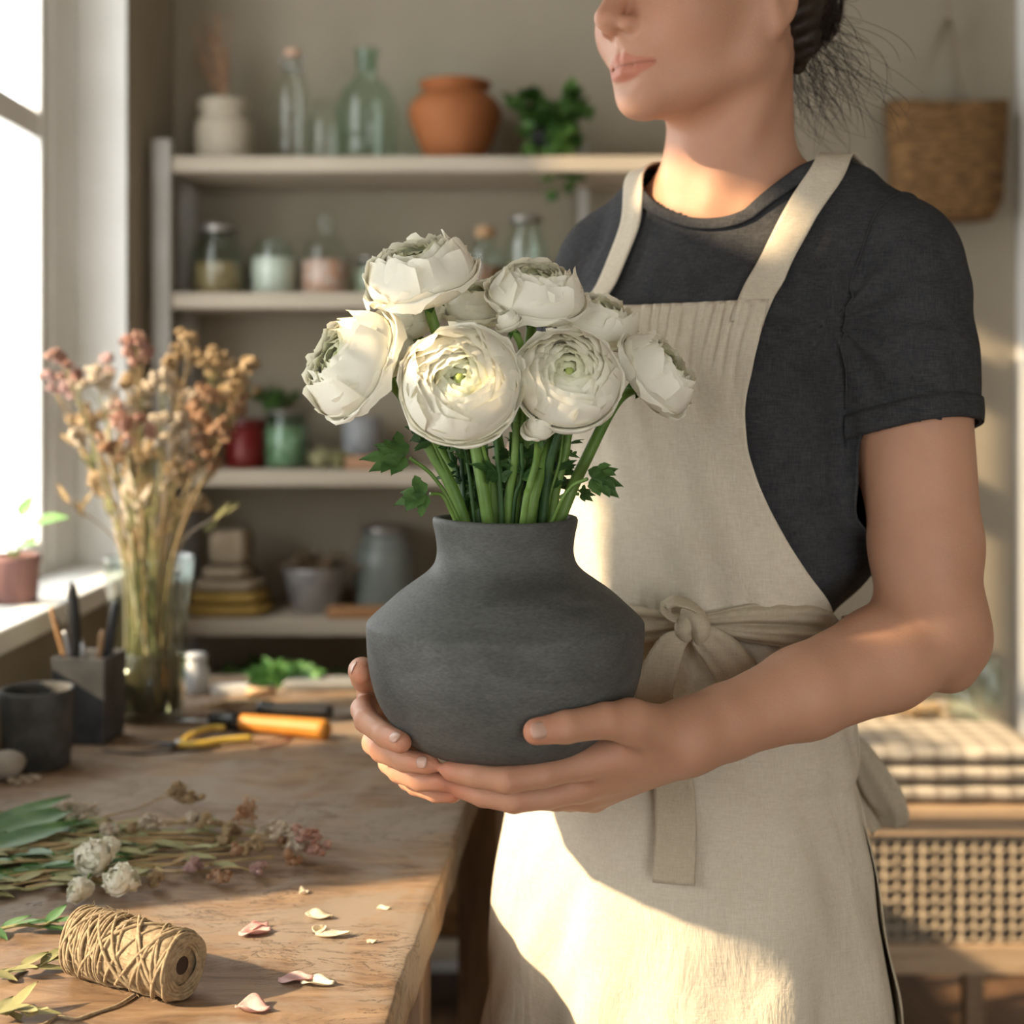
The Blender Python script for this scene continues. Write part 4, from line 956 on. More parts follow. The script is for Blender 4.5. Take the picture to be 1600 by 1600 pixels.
def petal_mat(name, tl=.18):
    return mat(name, (1, 1, 1), .55, (.97, .97, .96), 60, vcol='tint', bump=.25, bscale=140, dist=.0008, transl=tl, stretch=(1, 1, 1), spec=.3)
M['eye_g'] = mat('green_flower_eye', (.42, .50, .14), .6)
M['petal'] = petal_mat('ranunculus_petal')
M['stem'] = mat('fresh_green_stem', (.10, .20, .03), .45, (.19, .32, .07), 30, bump=.2, bscale=200, transl=.12)
M['leaf'] = mat('fresh_leaf', (.04, .10, .022), .5, (.10, .20, .05), 40, bump=.3, bscale=160, transl=.22)
M['leaf_dark'] = mat('dark_leaf', (.025, .075, .022), .5, (.07, .16, .04), 30, bump=.3, bscale=120, transl=.2)
CREAM = np.array((.96, .93, .81)); GREENC = np.array((.62, .68, .26)); WARM = np.array((.92, .87, .64))
def frame_of(d):
    d = Vector(d).normalized(); q = d.to_track_quat('Z', 'Y').to_matrix(); return np.array(q)
def bloom(R, seed, rings=12, open_=1.0, ragged=1.0):
    """many thin petals laid over a dome: each rises from the base, rounds over and closes towards the eye; the guard petals spread"""
    r = random.Random(seed); V, Fc, C_ = [], [], []
    def dome(x): return R * (.50 * math.sqrt(max(0, 1 - (x / (1.03 * R)) ** 2)) - .13 * math.exp(-(x / (.17 * R)) ** 2) - .10)
    def petal(phi0, dphi, prof, t, lift, spiral, ruf):
        nu_, nv = 15, 13; n0 = len(V); ph = [r.uniform(0, 6.28) for _ in range(4)]; notch = r.uniform(0, .05); tilt = r.gauss(0, .02); tab = spline(prof, 40); lean = r.uniform(.5, 1.2); tone = r.uniform(-.02, .02)
        for i in range(nu_):
            u = -1 + 2 * i / (nu_ - 1); top = 1 - .26 * abs(u) ** 2.8 - notch * math.exp(-((u - .1) / .25) ** 2)
            for j in range(nv):
                v = j / (nv - 1) * top; q = v * 39; k = min(38, int(q)); f = q - k; rr = tab[k][0] * (1 - f) + tab[k + 1][0] * f; zz = tab[k][1] * (1 - f) + tab[k + 1][1] * f
                e_ = max(0, (j / (nv - 1) - .55) / .45) ** 2
                w = ragged * ruf * R * e_ * (.55 * math.sin(u * 4.2 + ph[0]) + .35 * math.sin(u * 9 + ph[1]) + .18 * math.sin(u * 17 + ph[2]))
                zz += lift * R * e_ * lean + w + spiral * R * u * v + tilt * R * v; rr += spiral * R * u * v * .8 + w * .5
                a = phi0 + u * dphi * (.40 + .60 * math.sin(math.pi * min(.5, .10 + v * .62)))
                V.append((rr * math.cos(a), rr * math.sin(a), zz))
                g = max(0, 1 - t * 2.8); base = max(0, 1 - v * 1.6)
                c = CREAM * (1 - .45 * g) + GREENC * .45 * g; c = c * (1 - .40 * base) + WARM * .40 * base; C_.append(np.minimum(1, c * (1 + tone + .03 * e_)))
        for i in range(nu_ - 1):
            for j in range(nv - 1): Fc.append((n0+i*nv+j, n0+(i+1)*nv+j, n0+(i+1)*nv+j+1, n0+i*nv+j+1))
    hb = -.46 * R
    for k in range(rings):
        t = k / (rings - 1); m = 2 if k < 2 else (3 if k < 5 else (4 if k < 9 else 5)); a0 = k * 2.4 + r.uniform(-.3, .3)
        for q in range(m):
            if t < .66:
                s = t / .66; rho = R * (.045 + .60 * s ** .95) * open_ * (1 + r.gauss(0, .05)); rb = min(R * .95, rho + R * (.20 + .12 * s)); off = R * .035 * s
                prof = [(.05 * R, hb), (rb * .62, hb * .86), (rb * .97, hb * .30), (rb, dome(rb) * .75 - .02 * R + off), ((rb + rho) / 2 + .01 * R, dome((rb + rho) / 2) + off), (rho, dome(rho) + off)]
                petal(a0 + 2 * math.pi * q / m + r.gauss(0, .10), math.pi / m * 1.28, prof, t, .07 + .12 * s, .038, .045 + .05 * s)
            else:
                s = (t - .66) / .34; rho = R * (.80 + .25 * s) * (1 + r.gauss(0, .035)); z1 = R * (.30 - .40 * s + r.gauss(0, .05)); droop = r.uniform(0, .20) * s
                prof = [(.05 * R, hb), (rho * .50, hb * .92), (rho * .86, hb * .55), (rho * .99, hb * .05 - droop * R * .3), (rho * 1.0, z1 - droop * R)]
                petal(a0 + 2 * math.pi * q / m + r.gauss(0, .1), math.pi / m * 1.22, prof, t, .02, .034, .11)
    return V, Fc, C_
bud_green = M['stem']
IN = VC + A(0, 0, .150)
def stem_path(c, f, R, foot):
    base = c - f * R * .46; p1 = base - f * .022; mid = np.array([(base[0] * .55 + foot[0] * .45), base[1] * .5 + foot[1] * .5, (base[2] + IN[2]) / 2 - .004]); rimp = A(foot[0], foot[1], IN[2] + .026); mid = p1 * .5 + rimp * .5 + A(0, 0, .004)
    return spline([base + f * R * .06, p1, mid, rimp, A(VC[0] - .3 * (foot[0] - VC[0]), VC[1] - .3 * (foot[1] - VC[1]), VC[2] + .03)], 40)
def leaf_lobe(mb, p0, d, n, L, w, bend=.3, teeth=3):
    """one toothed, pointed lobe"""
    d = np.asarray(d, float); d /= np.linalg.norm(d); n = np.asarray(n, float); n = n - d * (n @ d); n /= np.linalg.norm(n); s = np.cross(d, n); G = []
    for i in range(13):
        t = i / 12; ww = w * (math.sin(math.pi * min(1, t ** .8 * .98 + .02)) ** .9) * (1 + (.28 * (1 - ((t * teeth) % 1)) if .15 < t < .95 else 0)); c = p0 + d * L * t - n * L * bend * t * t
        G.append([c + s * ww * j + n * abs(j) * w * .22 for j in (-1, -.5, 0, .5, 1)])
    mb.grid(np.array(G))
def cut_leaf(mb, p0, d, n, L, k=5, spread=1.0, w=.16, seed=0):
    r = random.Random(seed); d = np.asarray(d, float); d /= np.linalg.norm(d); n = np.asarray(n, float); n = n - d * (n @ d); n /= np.linalg.norm(n); s = np.cross(d, n)
    for i in range(k):
        a = (i - (k - 1) / 2) / max(1, (k - 1) / 2) * spread; dd = d * math.cos(a) + s * math.sin(a) + n * r.uniform(-.2, .2); q = p0 + d * L * .12
        leaf_lobe(mb, q, dd, n, L * (1 - .30 * abs(a)) * r.uniform(.85, 1.1), L * w, r.uniform(.1, .5)); leaf_lobe(mb, q + dd * L * .35, dd + s * r.choice((-1, 1)) * .9, n, L * .40, L * w * .6, .2, 2)
def sepals(mb, c, f, R, n=5, out=.9, L=.30):
    Fm = frame_of(f)
    for k in range(n):
        a = 2 * math.pi * k / n + .3; s = Fm @ A(math.cos(a), math.sin(a), 0); leaf_lobe(mb, c - f * R * .47, s * out - f * .25, f, R * L, R * .11, .25, 1)
FL = [  # px, py, Y, facing, R px, foot (px at the rim), open, what sets it apart
 (658, 432, 1.075, (-.22, -.42, .88), 90, (-.010, 1.075), 1.00, 'large white ranunculus at the top left of the vase, seen from the side'),
 (838, 462, 1.085, (.12, -.45, .88), 79, (.004, 1.085), .92, 'cupped white ranunculus at the top of the bouquet, right of centre'),
 (552, 570, 1.055, (-.72, -.52, .42), 92, (-.036, 1.07), 1.00, 'white ranunculus furthest left, leaning out on a thick bent stem'),
 (720, 600, 1.020, (-.06, -.93, .26), 95, (-.018, 1.055), 1.00, 'large white ranunculus facing forward at the front, left of centre'),
 (888, 592, 1.035, (.02, -.90, .38), 84, (.012, 1.055), 1.00, 'white ranunculus facing forward at the front, right of centre, green eye'),
 (1024, 585, 1.075, (.70, -.36, .52), 74, (.036, 1.072), .95, 'white ranunculus furthest right, against the apron bib'),
 (640, 505, 1.125, (-.35, -.10, .75), 56, (-.020, 1.10), .95, 'half hidden white ranunculus behind and below the top left bloom'),
 (752, 478, 1.125, (-.05, -.35, .9), 60, (-.004, 1.105), .95, 'half hidden white ranunculus between the two topmost blooms'),
 (934, 505, 1.130, (.35, -.35, .85), 68, (.020, 1.10), .98, 'half hidden white ranunculus behind the cupped top bloom'),
 (610, 560, 1.110, (-.25, -.25, .6), 50, (-.028, 1.095), .9, 'half hidden white ranunculus tucked behind the leftmost bloom')]
for k, (px, py, Y, f, Rp, foot, op, lab) in enumerate(FL):
    c = P(px, py, Y); f = np.array(f, float); f /= np.linalg.norm(f); R = Rp * Y / F; Fm = frame_of(f)
    root = thing('ranunculus', lab, 'flower', c, 'ranunculus blooms in the grey vase')
    V, Fc, C_ = bloom(R, 100 + k, 15 if k < 6 else 11, op * 1.06, 1.0 if k not in (1,) else .7)
    rot = random.Random(k).uniform(0, 6.28); Rz = np.array([[math.cos(rot), -math.sin(rot), 0], [math.sin(rot), math.cos(rot), 0], [0, 0, 1]])
    V = (np.array(V) @ Rz.T) @ Fm.T + c
    o = mesh_obj('bloom', V, Fc, M['petal'], root); set_color(o, np.array(C_))
    sp = stem_path(c, f, R, (foot[0] + VC[0] * 0, foot[1]))
    MB().tube(sp, list(np.interp(np.linspace(0, 1, 40), [0, .1, .5, 1], [.0052, .0040, .0046, .0050])), 12).build('stem', M['stem'], root)
    m_ = MB(); m_.ball(c - f * R * .46, R * .15, 12, (1, 1, .7)); sepals(m_, c, f, R); m_.build('sepals', M['leaf'], root)
    if k in (3, 4, 0, 2):
        m_ = MB(); m_.ball(c + f * R * .30, R * .10, 12, (1, 1, 1)); m_.build('flower_eye', M['eye_g'], root)
def bud(px, py, Y, f, Rp, foot, lab, long_=1.0):
    c = P(px, py, Y); f = np.array(f, float); f /= np.linalg.norm(f); R = Rp * Y / F; Fm = frame_of(f)
    root = thing('ranunculus_bud', lab, 'flower bud', c, 'unopened buds in the grey vase'); V, Fc, C_ = bloom(R * 1.1, Rp, 5, .80, .5)
    V = (np.array(V) * A(.9, .9, 1.35 * long_)) @ Fm.T + c; o = mesh_obj('bloom', V, Fc, M['petal'], root); set_color(o, np.array(C_))
    sp = stem_path(c, f, R, foot); MB().tube(sp, .0028, 8).build('stem', M['stem'], root); m_ = MB(); m_.ball(c - f * R * .55, R * .3, 8); sepals(m_, c, f, R * 1.5, 4, .5, .5); m_.build('sepals', M['leaf'], root)
bud(794, 502, 1.050, (-.35, -.3, .8), 22, (0, 1.08), 'small closed white bud below the cupped top bloom')
bud(842, 668, 1.030, (.05, -.5, .85), 27, (.008, 1.045), 'pale half-open bud hanging under the two front blooms', 1.0)
# the many plain and leafy stems that fill the neck
gr_ = random.Random(12)
for k in range(30):
    a = gr_.uniform(0, 6.28); rr = .037 * math.sqrt(gr_.uniform(.1, 1)); foot = A(VC[0] + rr * math.cos(a), VC[1] + rr * math.sin(a), VC[2] + .176)
    H = gr_.uniform(.055, .105); topp = A(VC[0] + rr * math.cos(a) * gr_.uniform(1.3, 2.1) + gr_.gauss(0, .006), VC[1] + rr * math.sin(a) * 1.5, foot[2] + H)
    bot = A(VC[0] + rr * .5 * math.cos(a), VC[1] + rr * .5 * math.sin(a), VC[2] + .03); sp = spline([bot, foot, foot * .45 + topp * .55 + A(gr_.gauss(0, .004), gr_.gauss(0, .004), 0), topp], 26); th_ = gr_.choice((.0016, .0022, .0030, .0042))
    root = thing('leafy_cutting', 'green leafy cutting among the crowded stems in the vase neck', 'cutting', foot, 'leafy green stems standing in the vase neck')
    MB().tube(sp, list(np.linspace(th_, th_ * .6, 26)), 8).build('stem', M['stem'] if k % 3 else M['leaf_dark'], root)
    m_ = MB()
    for q in range(gr_.choice((2, 3, 4))):
        i = gr_.randint(10, 24); d = A(math.cos(a) * .6 + gr_.gauss(0, .6), gr_.gauss(0, .6), gr_.uniform(.1, 1)); cut_leaf(m_, sp[i], d, A(gr_.gauss(0, .5), -.7, .7), gr_.uniform(.012, .022), 3, .8, .15, k * 9 + q)
    m_.build('leaves', M['leaf_dark'] if k % 2 else M['leaf'], root)
def sprig(px0, py0, Y0, tips, lab, L=.026, th_=.0014):
    foot = A(VC[0] + (px0 - 790) / 2057 * .85, Y0, VC[2] + .178); root = thing('leaf_sprig', lab, 'leaf', foot)
    for j, (px, py, Y, dx, dz) in enumerate(tips):
        t = P(px, py, Y); sp = spline([A(VC[0], VC[1], VC[2] + .09), foot, foot * .5 + t * .5 + A(0, 0, .008), t], 24); MB().tube(sp, th_, 6).build('stem', M['stem'], root)
        m_ = MB(); cut_leaf(m_, t, A(dx, -.12, dz), A(0, -.75, .66), L, 5, 1.15, .17, 50 + j + px0); m_.build('leaf', M['leaf'], root)
sprig(705, 815, 1.055, [(640, 715, 1.05, -1, .15)], 'dark cut leaf sticking out left under the leftmost bloom', .032)
sprig(700, 815, 1.045, [(672, 772, 1.035, -1, -.12)], 'small toothed leaf curling over the left rim of the grey vase', .026)
sprig(875, 815, 1.05, [(918, 748, 1.035, 1, .02)], 'toothed leaf pointing right beside the vase neck', .027)
sprig(868, 815, 1.07, [(905, 772, 1.07, 1, .1)], 'tiny dark leaf low on the right of the vase neck', .012)
# ------------------------------------------------------------------ things on the table, the sill and the shelves
def TP(px, py, z=TZ): Y = (CZ - z) * F / (py - HOR); return A((px - 800) * Y / F, Y, z)
DR = {'tan': mat('dried_floret_tan', (.42, .29, .15), .9, (.56, .42, .25), 60, transl=.2), 'pink': mat('dried_floret_pink', (.42, .20, .15), .9, (.58, .38, .30), 60, transl=.2), 'pale': mat('dried_floret_pale', (.62, .52, .38), .9, (.74, .64, .50), 60, transl=.2),
      'rust': mat('dried_floret_rust', (.40, .21, .11), .9, (.54, .35, .22), 60, transl=.2), 'mauve': mat('dried_floret_mauve', (.38, .22, .20), .9, (.52, .36, .33), 60)}
M['dry_stem'] = mat('dried_stem', (.30, .20, .09), .85, (.46, .34, .17), 30)
M['dry_green'] = mat('dry_greenish_stem', (.20, .20, .08), .8, (.34, .32, .15), 30)
def floret_head(mb, c, r, n, rs, seed, sc=(1, 1, .8)):
    """a head of small five-lobed florets"""
    q = random.Random(seed)
    for i in range(n):
        d = Vector((q.gauss(0, 1), q.gauss(0, 1), q.gauss(0, 1) + .2)).normalized(); k = q.uniform(.55, 1.0)
        p = (c[0] + d.x * r * sc[0] * k, c[1] + d.y * r * sc[1] * k, c[2] + d.z * r * sc[2] * k); s = rs * q.uniform(.6, 1.25)
        s1 = d.orthogonal().normalized(); s2 = d.cross(s1); P0 = Vector(p)
        vs = [P0 - d * s * .5]; fs = []
        for m in range(10):
            a = m * math.pi / 5; rad = s * (1.15 if m % 2 == 0 else .55); vs.append(P0 + (s1 * math.cos(a) + s2 * math.sin(a)) * rad + d * s * (.25 if m % 2 == 0 else -.05))
        vs.append(P0 + d * s * .35)
        for m in range(10): fs.append((0, 1 + (m + 1) % 10, 1 + m)); fs.append((11, 1 + m, 1 + (m + 1) % 10))
        mb.add(vs, fs)
# glass vase of dried flowers
gb = TP(232, 1122); gv = thing('glass_vase', 'tall ribbed clear glass vase holding the dried flower bunch, by the window', 'vase', gb)
GV = [(.0005, 0), (.040, 0), (.046, .004), (.049, .02), (.050, .06), (.0515, .12), (.055, .17), (.0595, .205), (.061, .222)]
pr = [tuple(v) for v in spline(GV, 40)]; m_ = MB().lathe([(max(r, .0005), z) for r, z in pr] + [(.0585, .222), (.0555, .18), (.049, .12), (.0475, .06), (.046, .018), (.0005, .012)], gb, 48)
o = m_.build('vase_glass', M['glass'], gv)
for v in o.data.vertices:
    c_ = v.co - Vector(gb); a = math.atan2(c_.y, c_.x); k = 1 + .02 * math.sin(a * 16); v.co.x = gb[0] + c_.x * k; v.co.y = gb[1] + c_.y * k
MB().lathe([(.0005, .014), (.045, .014), (.0465, .09), (.0005, .09)], gb, 32).build('water', mat('amber_vase_water', (.62, .50, .28), .1, trans=.9, ior=1.33), gv)
top = gb + A(0, 0, .222)
heads = [(95, 560, 'pink', 22), (215, 533, 'pink', 26), (300, 528, 'tan', 24), (345, 560, 'tan', 28), (387, 575, 'tan', 24), (110, 600, 'mauve', 20), (150, 590, 'pale', 26), (185, 640, 'pale', 28), (205, 660, 'pink', 34), (262, 590, 'pale', 22), (290, 625, 'pale', 30), (330, 618, 'rust', 30), (362, 605, 'tan', 24),
         (345, 668, 'rust', 32), (300, 680, 'pale', 30), (255, 655, 'pale', 26), (132, 650, 'tan', 24), (318, 788, 'tan', 15), (238, 705, 'tan', 24), (168, 700, 'rust', 22), (120, 680, 'pale', 20), (285, 735, 'tan', 22), (200, 590, 'tan', 18), (75, 585, 'mauve', 14), (380, 620, 'rust', 18), (150, 745, 'tan', 18), (325, 712, 'rust', 22), (220, 610, 'pale', 22), (275, 560, 'tan', 18), (165, 560, 'mauve', 16)]
hq = random.Random(31); NM = {'pink': 'dusty pink', 'tan': 'straw tan', 'mauve': 'dark mauve', 'pale': 'pale cream', 'rust': 'rusty brown'}
for k, (px, py, kind, r) in enumerate(heads):
    Y = gb[1] + hq.uniform(-.06, .06); c = P(px, py, Y); r_ = r * Y / F * .92
    a = math.atan2(c[1] - gb[1], c[0] - gb[0]); foot = gb + A((c[0] - gb[0]) * .10, (c[1] - gb[1]) * .15, .016); rim_ = top + A(max(-.045, min(.045, (c[0] - gb[0]) * .26)), (c[1] - gb[1]) * .4, 0)
    side = 'leaning far left' if px < 140 else ('left of centre' if px < 230 else ('right of centre' if px < 320 else 'leaning right')); hgt = 'highest' if py < 560 else ('upper' if py < 620 else ('middle' if py < 690 else 'low'))
    root = thing('dried_flower', '%s dried flower head, %s, %s tier of bunch' % (NM[kind], side, hgt), 'dried flower', foot, 'dried flowers in the glass vase')
    sp = spline([foot, rim_, rim_ * .45 + c * .55 + A(hq.gauss(0, .006), 0, .008), c], 26); m_ = MB().tube(sp, list(np.linspace(.0016, .0009, 26)), 6)
    nb = 9 if r > 20 else 5; cl = []
    for q in range(nb):
        i = hq.randint(18, 25); d = A(hq.gauss(0, 1), hq.gauss(0, .8), hq.gauss(.3, .8)); d = d / np.linalg.norm(d) * r_ * hq.uniform(.5, 1.25); e_ = sp[i] * .3 + c * .7 + d
        m_.tube([sp[i], (sp[i] + e_) / 2 + A(0, 0, .003), e_], .0006, 4); cl.append(e_)
    m_.build('stem', M['dry_stem'] if k % 3 else M['dry_green'], root); m_ = MB()
    for q, e_ in enumerate(cl): floret_head(m_, e_, r_ * .40, 15, .0046, k * 20 + q)
    floret_head(m_, c, r_ * .6, 24, .0050, k * 20 + 19); m_.build('flower_head', DR[kind], root)
for k in range(34):     # plain dry stalks
    a = hq.uniform(0, 6.28); u = hq.uniform(-1, 1); foot = gb + A(.03 * math.cos(a), .03 * math.sin(a), .016); tp_ = P(232 + u * 130 + hq.gauss(0, 14), hq.uniform(640, 800), gb[1] + hq.uniform(-.05, .05)); rim_ = top + A(.042 * u, .03 * math.sin(a), 0)
    root = thing('dried_grass_stalk', 'bare dry stalk packed among the stems of the dried bunch', 'dried grass', foot, 'bare stalks in the glass vase'); m_ = MB().tube(spline([foot, rim_, tp_], 16), list(np.linspace(.0020, .0007, 16)), 5)
    m_.build('stem', (M['dry_stem'], M['dry_green'], DR['pale'])[k % 3], root); m_ = MB()
    for q in range(3):
        t = hq.uniform(.4, 1); p = rim_ * (1 - t) + tp_ * t; leaf_lobe(m_, p, A(u + hq.gauss(0, .5), hq.gauss(0, .4), 1.2), A(0, -1, .3), hq.uniform(.02, .04), .0028, .2, 0)
    m_.build('dry_leaves', (M['dry_stem'], DR['pale'], M['dry_green'])[k % 3], root)

# potted plant on the sill
c = A(-.728, 2.08, WZ0); pot = thing('potted_plant', 'small mauve clay pot with a green leafy plant on the window sill', 'plant', c)
MB().lathe([(.0005, 0), (.030, 0), (.033, .002), (.036, .058), (.038, .060), (.038, .070), (.034, .070), (.033, .055), (.0005, .052)], c, 32).build('pot', mat('mauve_clay', (.20, .10, .09), .8, (.26, .14, .12), 20), pot)
m_ = MB(); ms = MB(); ML = mat('soft_green_leaf', (.12, .30, .07), .5, (.22, .44, .12), 20, transl=.35)
for (dx, dy, dz, L, w) in ((-.01, -.02, .055, .055, .018), (.045, -.01, .085, .05, .009), (-.045, 0, .085, .04, .012), (.01, .01, .10, .035, .010), (-.025, -.02, .10, .035, .012), (.03, -.03, .05, .03, .012)):
    b0 = c + A(0, 0, .054); e_ = b0 + A(dx, dy, dz) * .7; ms.tube(spline([b0, b0 * .5 + e_ * .5 + A(0, 0, .01), e_], 8), .0012, 5); leaf_lobe(m_, e_, A(dx, dy - .01, dz * .35), A(0, -.6, .8), L, w, .5, 0)
ms.build('stem', M['stem'], pot); m_.build('leaves', ML, pot); MB().ball(c + A(0, 0, .05), .032, 14, (1, 1, .25)).build('soil', mat('potting_soil', (.05, .035, .025), 1), pot)

# square tool holder with brushes and handles
M['slate'] = mat('dark_slate_grey', (.028, .030, .033), .6, (.06, .063, .066), 25, bump=.2)
hc = TP(140, 1154); th_ = thing('tool_holder', 'square dark grey holder full of brushes and tools beside the glass vase', 'holder', hc)
G = []; ang0 = math.radians(38)
for (s, z) in ((.0, 0), (.034, 0), (.036, .003), (.038, .108), (.0385, .110), (.035, .110), (.034, .106), (.033, .010), (.0, .010)):
    G.append([hc + A(math.cos(ang0 + i * math.pi / 2 + j * 0) * s * 1.32, math.sin(ang0 + i * math.pi / 2) * s * 1.32, z) for i in range(4)])
o = MB().grid(np.array(G), closed=True).build('holder_body', M['slate'], th_, False); bevel(o, .002, 3)
M['black'] = mat('black_plastic', (.012, .012, .013), .4); M['steel'] = mat('brushed_steel', (.45, .46, .48), .3, metal=.9); M['wood_h'] = mat('handle_wood', (.40, .22, .10), .5, (.52, .32, .16), 20)
tools = [((112, 910), .0075, 'black', 'thick black rounded tool handle, tallest in the square holder'), ((182, 938), .0065, 'black', 'black oval handle leaning right in the square holder'), ((78, 945), .0030, 'wood_h', 'thin dark wooden handle leaning left in the square holder'), ((88, 962), .0026, 'black', 'thin black brush handle second from the left in the holder'), ((100, 985), .0030, 'steel', 'short steel tool shank in the square holder'), ((160, 985), .0045, 'wood_h', 'short brown wooden handle at the right of the holder'), ((128, 1000), .0040, 'steel', 'bright steel blade standing in the middle of the holder')]
for k, ((px, py), r, mk, lab) in enumerate(tools):
    tpt = P(px, py, hc[1] + (.012 if k % 2 else -.010)); bt = hc + A((tpt[0] - hc[0]) * .25 + .004 * (k % 3 - 1), .006 * (k % 3 - 1), .012); root = thing('hand_tool', lab, 'tool', bt, 'tools in the square holder')
    sp = spline([bt, bt * .5 + tpt * .5, tpt], 24); mid = sp[12]
    MB().tube(sp[:13], r * .5, 8).build('shank', M['steel'], root)
    prf = [r * (.55 + .55 * math.sin(math.pi * min(1, .12 + t * .85)) ** .6) for t in np.linspace(0, 1, 13)]; prf[-1] = r * .35
    MB().tube(sp[11:24], prf[:13], 12).build('handle', M[mk], root)
# concrete cup
cc = TP(58, 1196); MBc = MB().lathe([(.0005, 0), (.036, 0), (.0385, .003), (.043, .085), (.0432, .0915), (.0420, .0925), (.0395, .0915), (.038, .085), (.034, .010), (.0005, .008)], cc, 48).build('concrete_cup', mat('dark_concrete', (.035, .036, .034), .8, (.085, .083, .078), 30, bump=.4, bscale=90))
tag(MBc, 'dark grey concrete cup at the left edge of the work table', 'cup')
q = TP(10, 1218); o = MB().ball(q + A(0, 0, .016), .022, 14, (1, .8, .75)).build('clay_lump', mat('pale_clay', (.30, .26, .22), .9, (.40, .36, .30), 30, bump=.5))
for v in o.data.vertices: v.co += v.normal * .006 * mnoise.noise(v.co * 50)
tag(o, 'small pale lump of clay at the left table edge below the cup', 'clay')

# tools lying on the far half of the table
M['orange'] = mat('orange_handle', (.50, .19, .025), .45, (.58, .25, .04), 15); M['yellow'] = mat('yellow_handle', (.56, .36, .05), .45, (.64, .44, .08), 15)
root = thing('chisel', 'chisel with orange wooden handle and black ferrule lying on the table', 'tool', TP(430, 1140))
a_, b_ = TP(515, 1141, TZ + .013) + A(0, 0, .0), TP(378, 1128, TZ + .013); r0 = .0135; n_ = 24; L = [a_ * (1 - t) + b_ * t for t in np.linspace(0, 1, n_)]
MB().tube(L, [r0 * (.5 + .5 * min(1, (t / .05)) ** .5) * (1 - .22 * t) for t in np.linspace(0, 1, n_)], 20).build('handle', M['orange'], root)
d_ = (b_ - a_); MB().tube([b_, b_ + d_ * .10, b_ + d_ * .36], [.0112, .0115, .0085], 18).build('ferrule', M['black'], root); MB().tube([b_ + d_ * .36 - A(0, 0, .002), b_ + d_ * .9 - A(0, 0, .007)], [.005, .004], 12, flat=.5).build('blade', M['steel'], root)
root = thing('pruning_snips', 'garden snips with yellow handles and dark blades lying on the table', 'snips', TP(300, 1165))
M['dblade'] = mat('dark_blade', (.06, .06, .065), .35, metal=.8)
pv = TP(280, 1163, TZ + .006)
for (pts, w) in (([(280, 1163), (300, 1148), (328, 1138), (352, 1137)], .0048), ([(280, 1163), (310, 1163), (350, 1157), (394, 1153)], .0055)):
    m_ = MB().tube([TP(x, y, TZ + .007) for x, y in spline(pts, 18)], w, 10, flat=.8); m_.build('handle', M['yellow'], root)
for pts in ([(280, 1163), (240, 1160), (196, 1162)], [(280, 1163), (245, 1170), (200, 1176)]):
    MB().tube([TP(x, y, TZ + .005) for x, y in spline(pts, 12)], list(np.linspace(.0065, .0012, 12)), 8, flat=.35).build('blade', M['dblade'], root)
MB().ball(pv + A(0, 0, .003), .0055, 12, (1, 1, .6)).build('pivot', M['steel'], root)
root = thing('putty_knife', 'black handled knife with a wide grey blade beyond the orange chisel', 'knife', TP(460, 1112))
m_ = MB(); G = []
for t in np.linspace(0, 1, 16):
    p = TP(402 + 118 * t, 1106 + 6 * t, TZ + .010); w = .013 * (1 - .25 * t) * (1 if .04 < t < .97 else .7); G.append([p + A(0, w * math.cos(a), .009 * math.sin(a)) for a in np.linspace(0, 2 * math.pi, 17)[:-1]])
m_.grid(np.array(G), closed=True); m_.f.append(tuple(range(16))[::-1]); m_.f.append(tuple(range(15 * 16, 256))); m_.build('handle', M['black'], root)
MB().box(tuple(TP(518, 1118, TZ + .006)), tuple(TP(518, 1118, TZ + .006) + A(.075, .034, .0016))).build('blade', M['steel'], root, False)
root = thing('flat_brush', 'short paint brush with pale bristles and a light wooden handle', 'brush', TP(380, 1085))
MB().box(tuple(TP(330, 1084, TZ) + A(0, -.004, .0)), tuple(TP(386, 1084, TZ) + A(0, .022, .012))).build('bristles', mat('pale_bristles', (.60, .60, .58), .8), root, False)
MB().tube([TP(386, 1080, TZ + .008), TP(405, 1080, TZ + .008), TP(432, 1079, TZ + .008)], [.010, .007, .008], 12, flat=.7).build('handle', mat('light_wood', (.55, .36, .20), .5), root)
m_ = MB()
for k in range(4): leaf_lobe(m_, TP(300 + 14 * k, 1108 - 3 * k, TZ + .006 + .002 * k), A(1, .12 * k - .2, .05), A(0, 0, 1), .075, .011, .05, 0)
tag(m_.build('dry_leaf_bundle', DR['tan']), 'tan dry leaves lying between the glass vase and the black knife', 'dry leaves')
q = TP(306, 1082); root = thing('glass_jar', 'small pale glass jar standing right of the dried flower vase', 'jar', q); MB().lathe([(.0005, 0), (.017, 0), (.019, .003), (.019, .035), (.015, .042), (.015, .050), (.0005, .050)], q, 24).build('jar_body', mat('milky_glass', (.52, .54, .54), .2, (.44, .45, .46), 10), root); MB().lathe([(.0005, .050), (.0165, .050), (.0165, .058), (.0005, .058)], q, 24).build('lid', mat('grey_lid', (.5, .52, .54), .4), root)
m_ = MB(); mg = random.Random(3)
for k in range(46):
    d = A(mg.gauss(0, 1), mg.gauss(0, .5), mg.uniform(.1, 1)); b0 = TP(445 + mg.gauss(0, 16), 1066, TZ + .002); cut_leaf(m_, b0 + d * .012, d, A(0, -.8, .5), mg.uniform(.018, .034), 3, .8, .2, k)
tag(m_.build('green_cuttings', ML), 'small heap of bright green leaf cuttings at the far end of the table', 'leaves')
m_ = MB().box(tuple(TP(440, 1080, TZ)), tuple(TP(560, 1080, TZ) + A(0, .06, .012))); o = m_.build('folded_cloth', mat('grey_cloth', (.20, .20, .19), .95, (.28, .27, .25), 30, bump=.4), smooth=False); bevel(o, .005, 3); tag(o, 'folded grey cloth lying flat at the far end of the table', 'cloth')
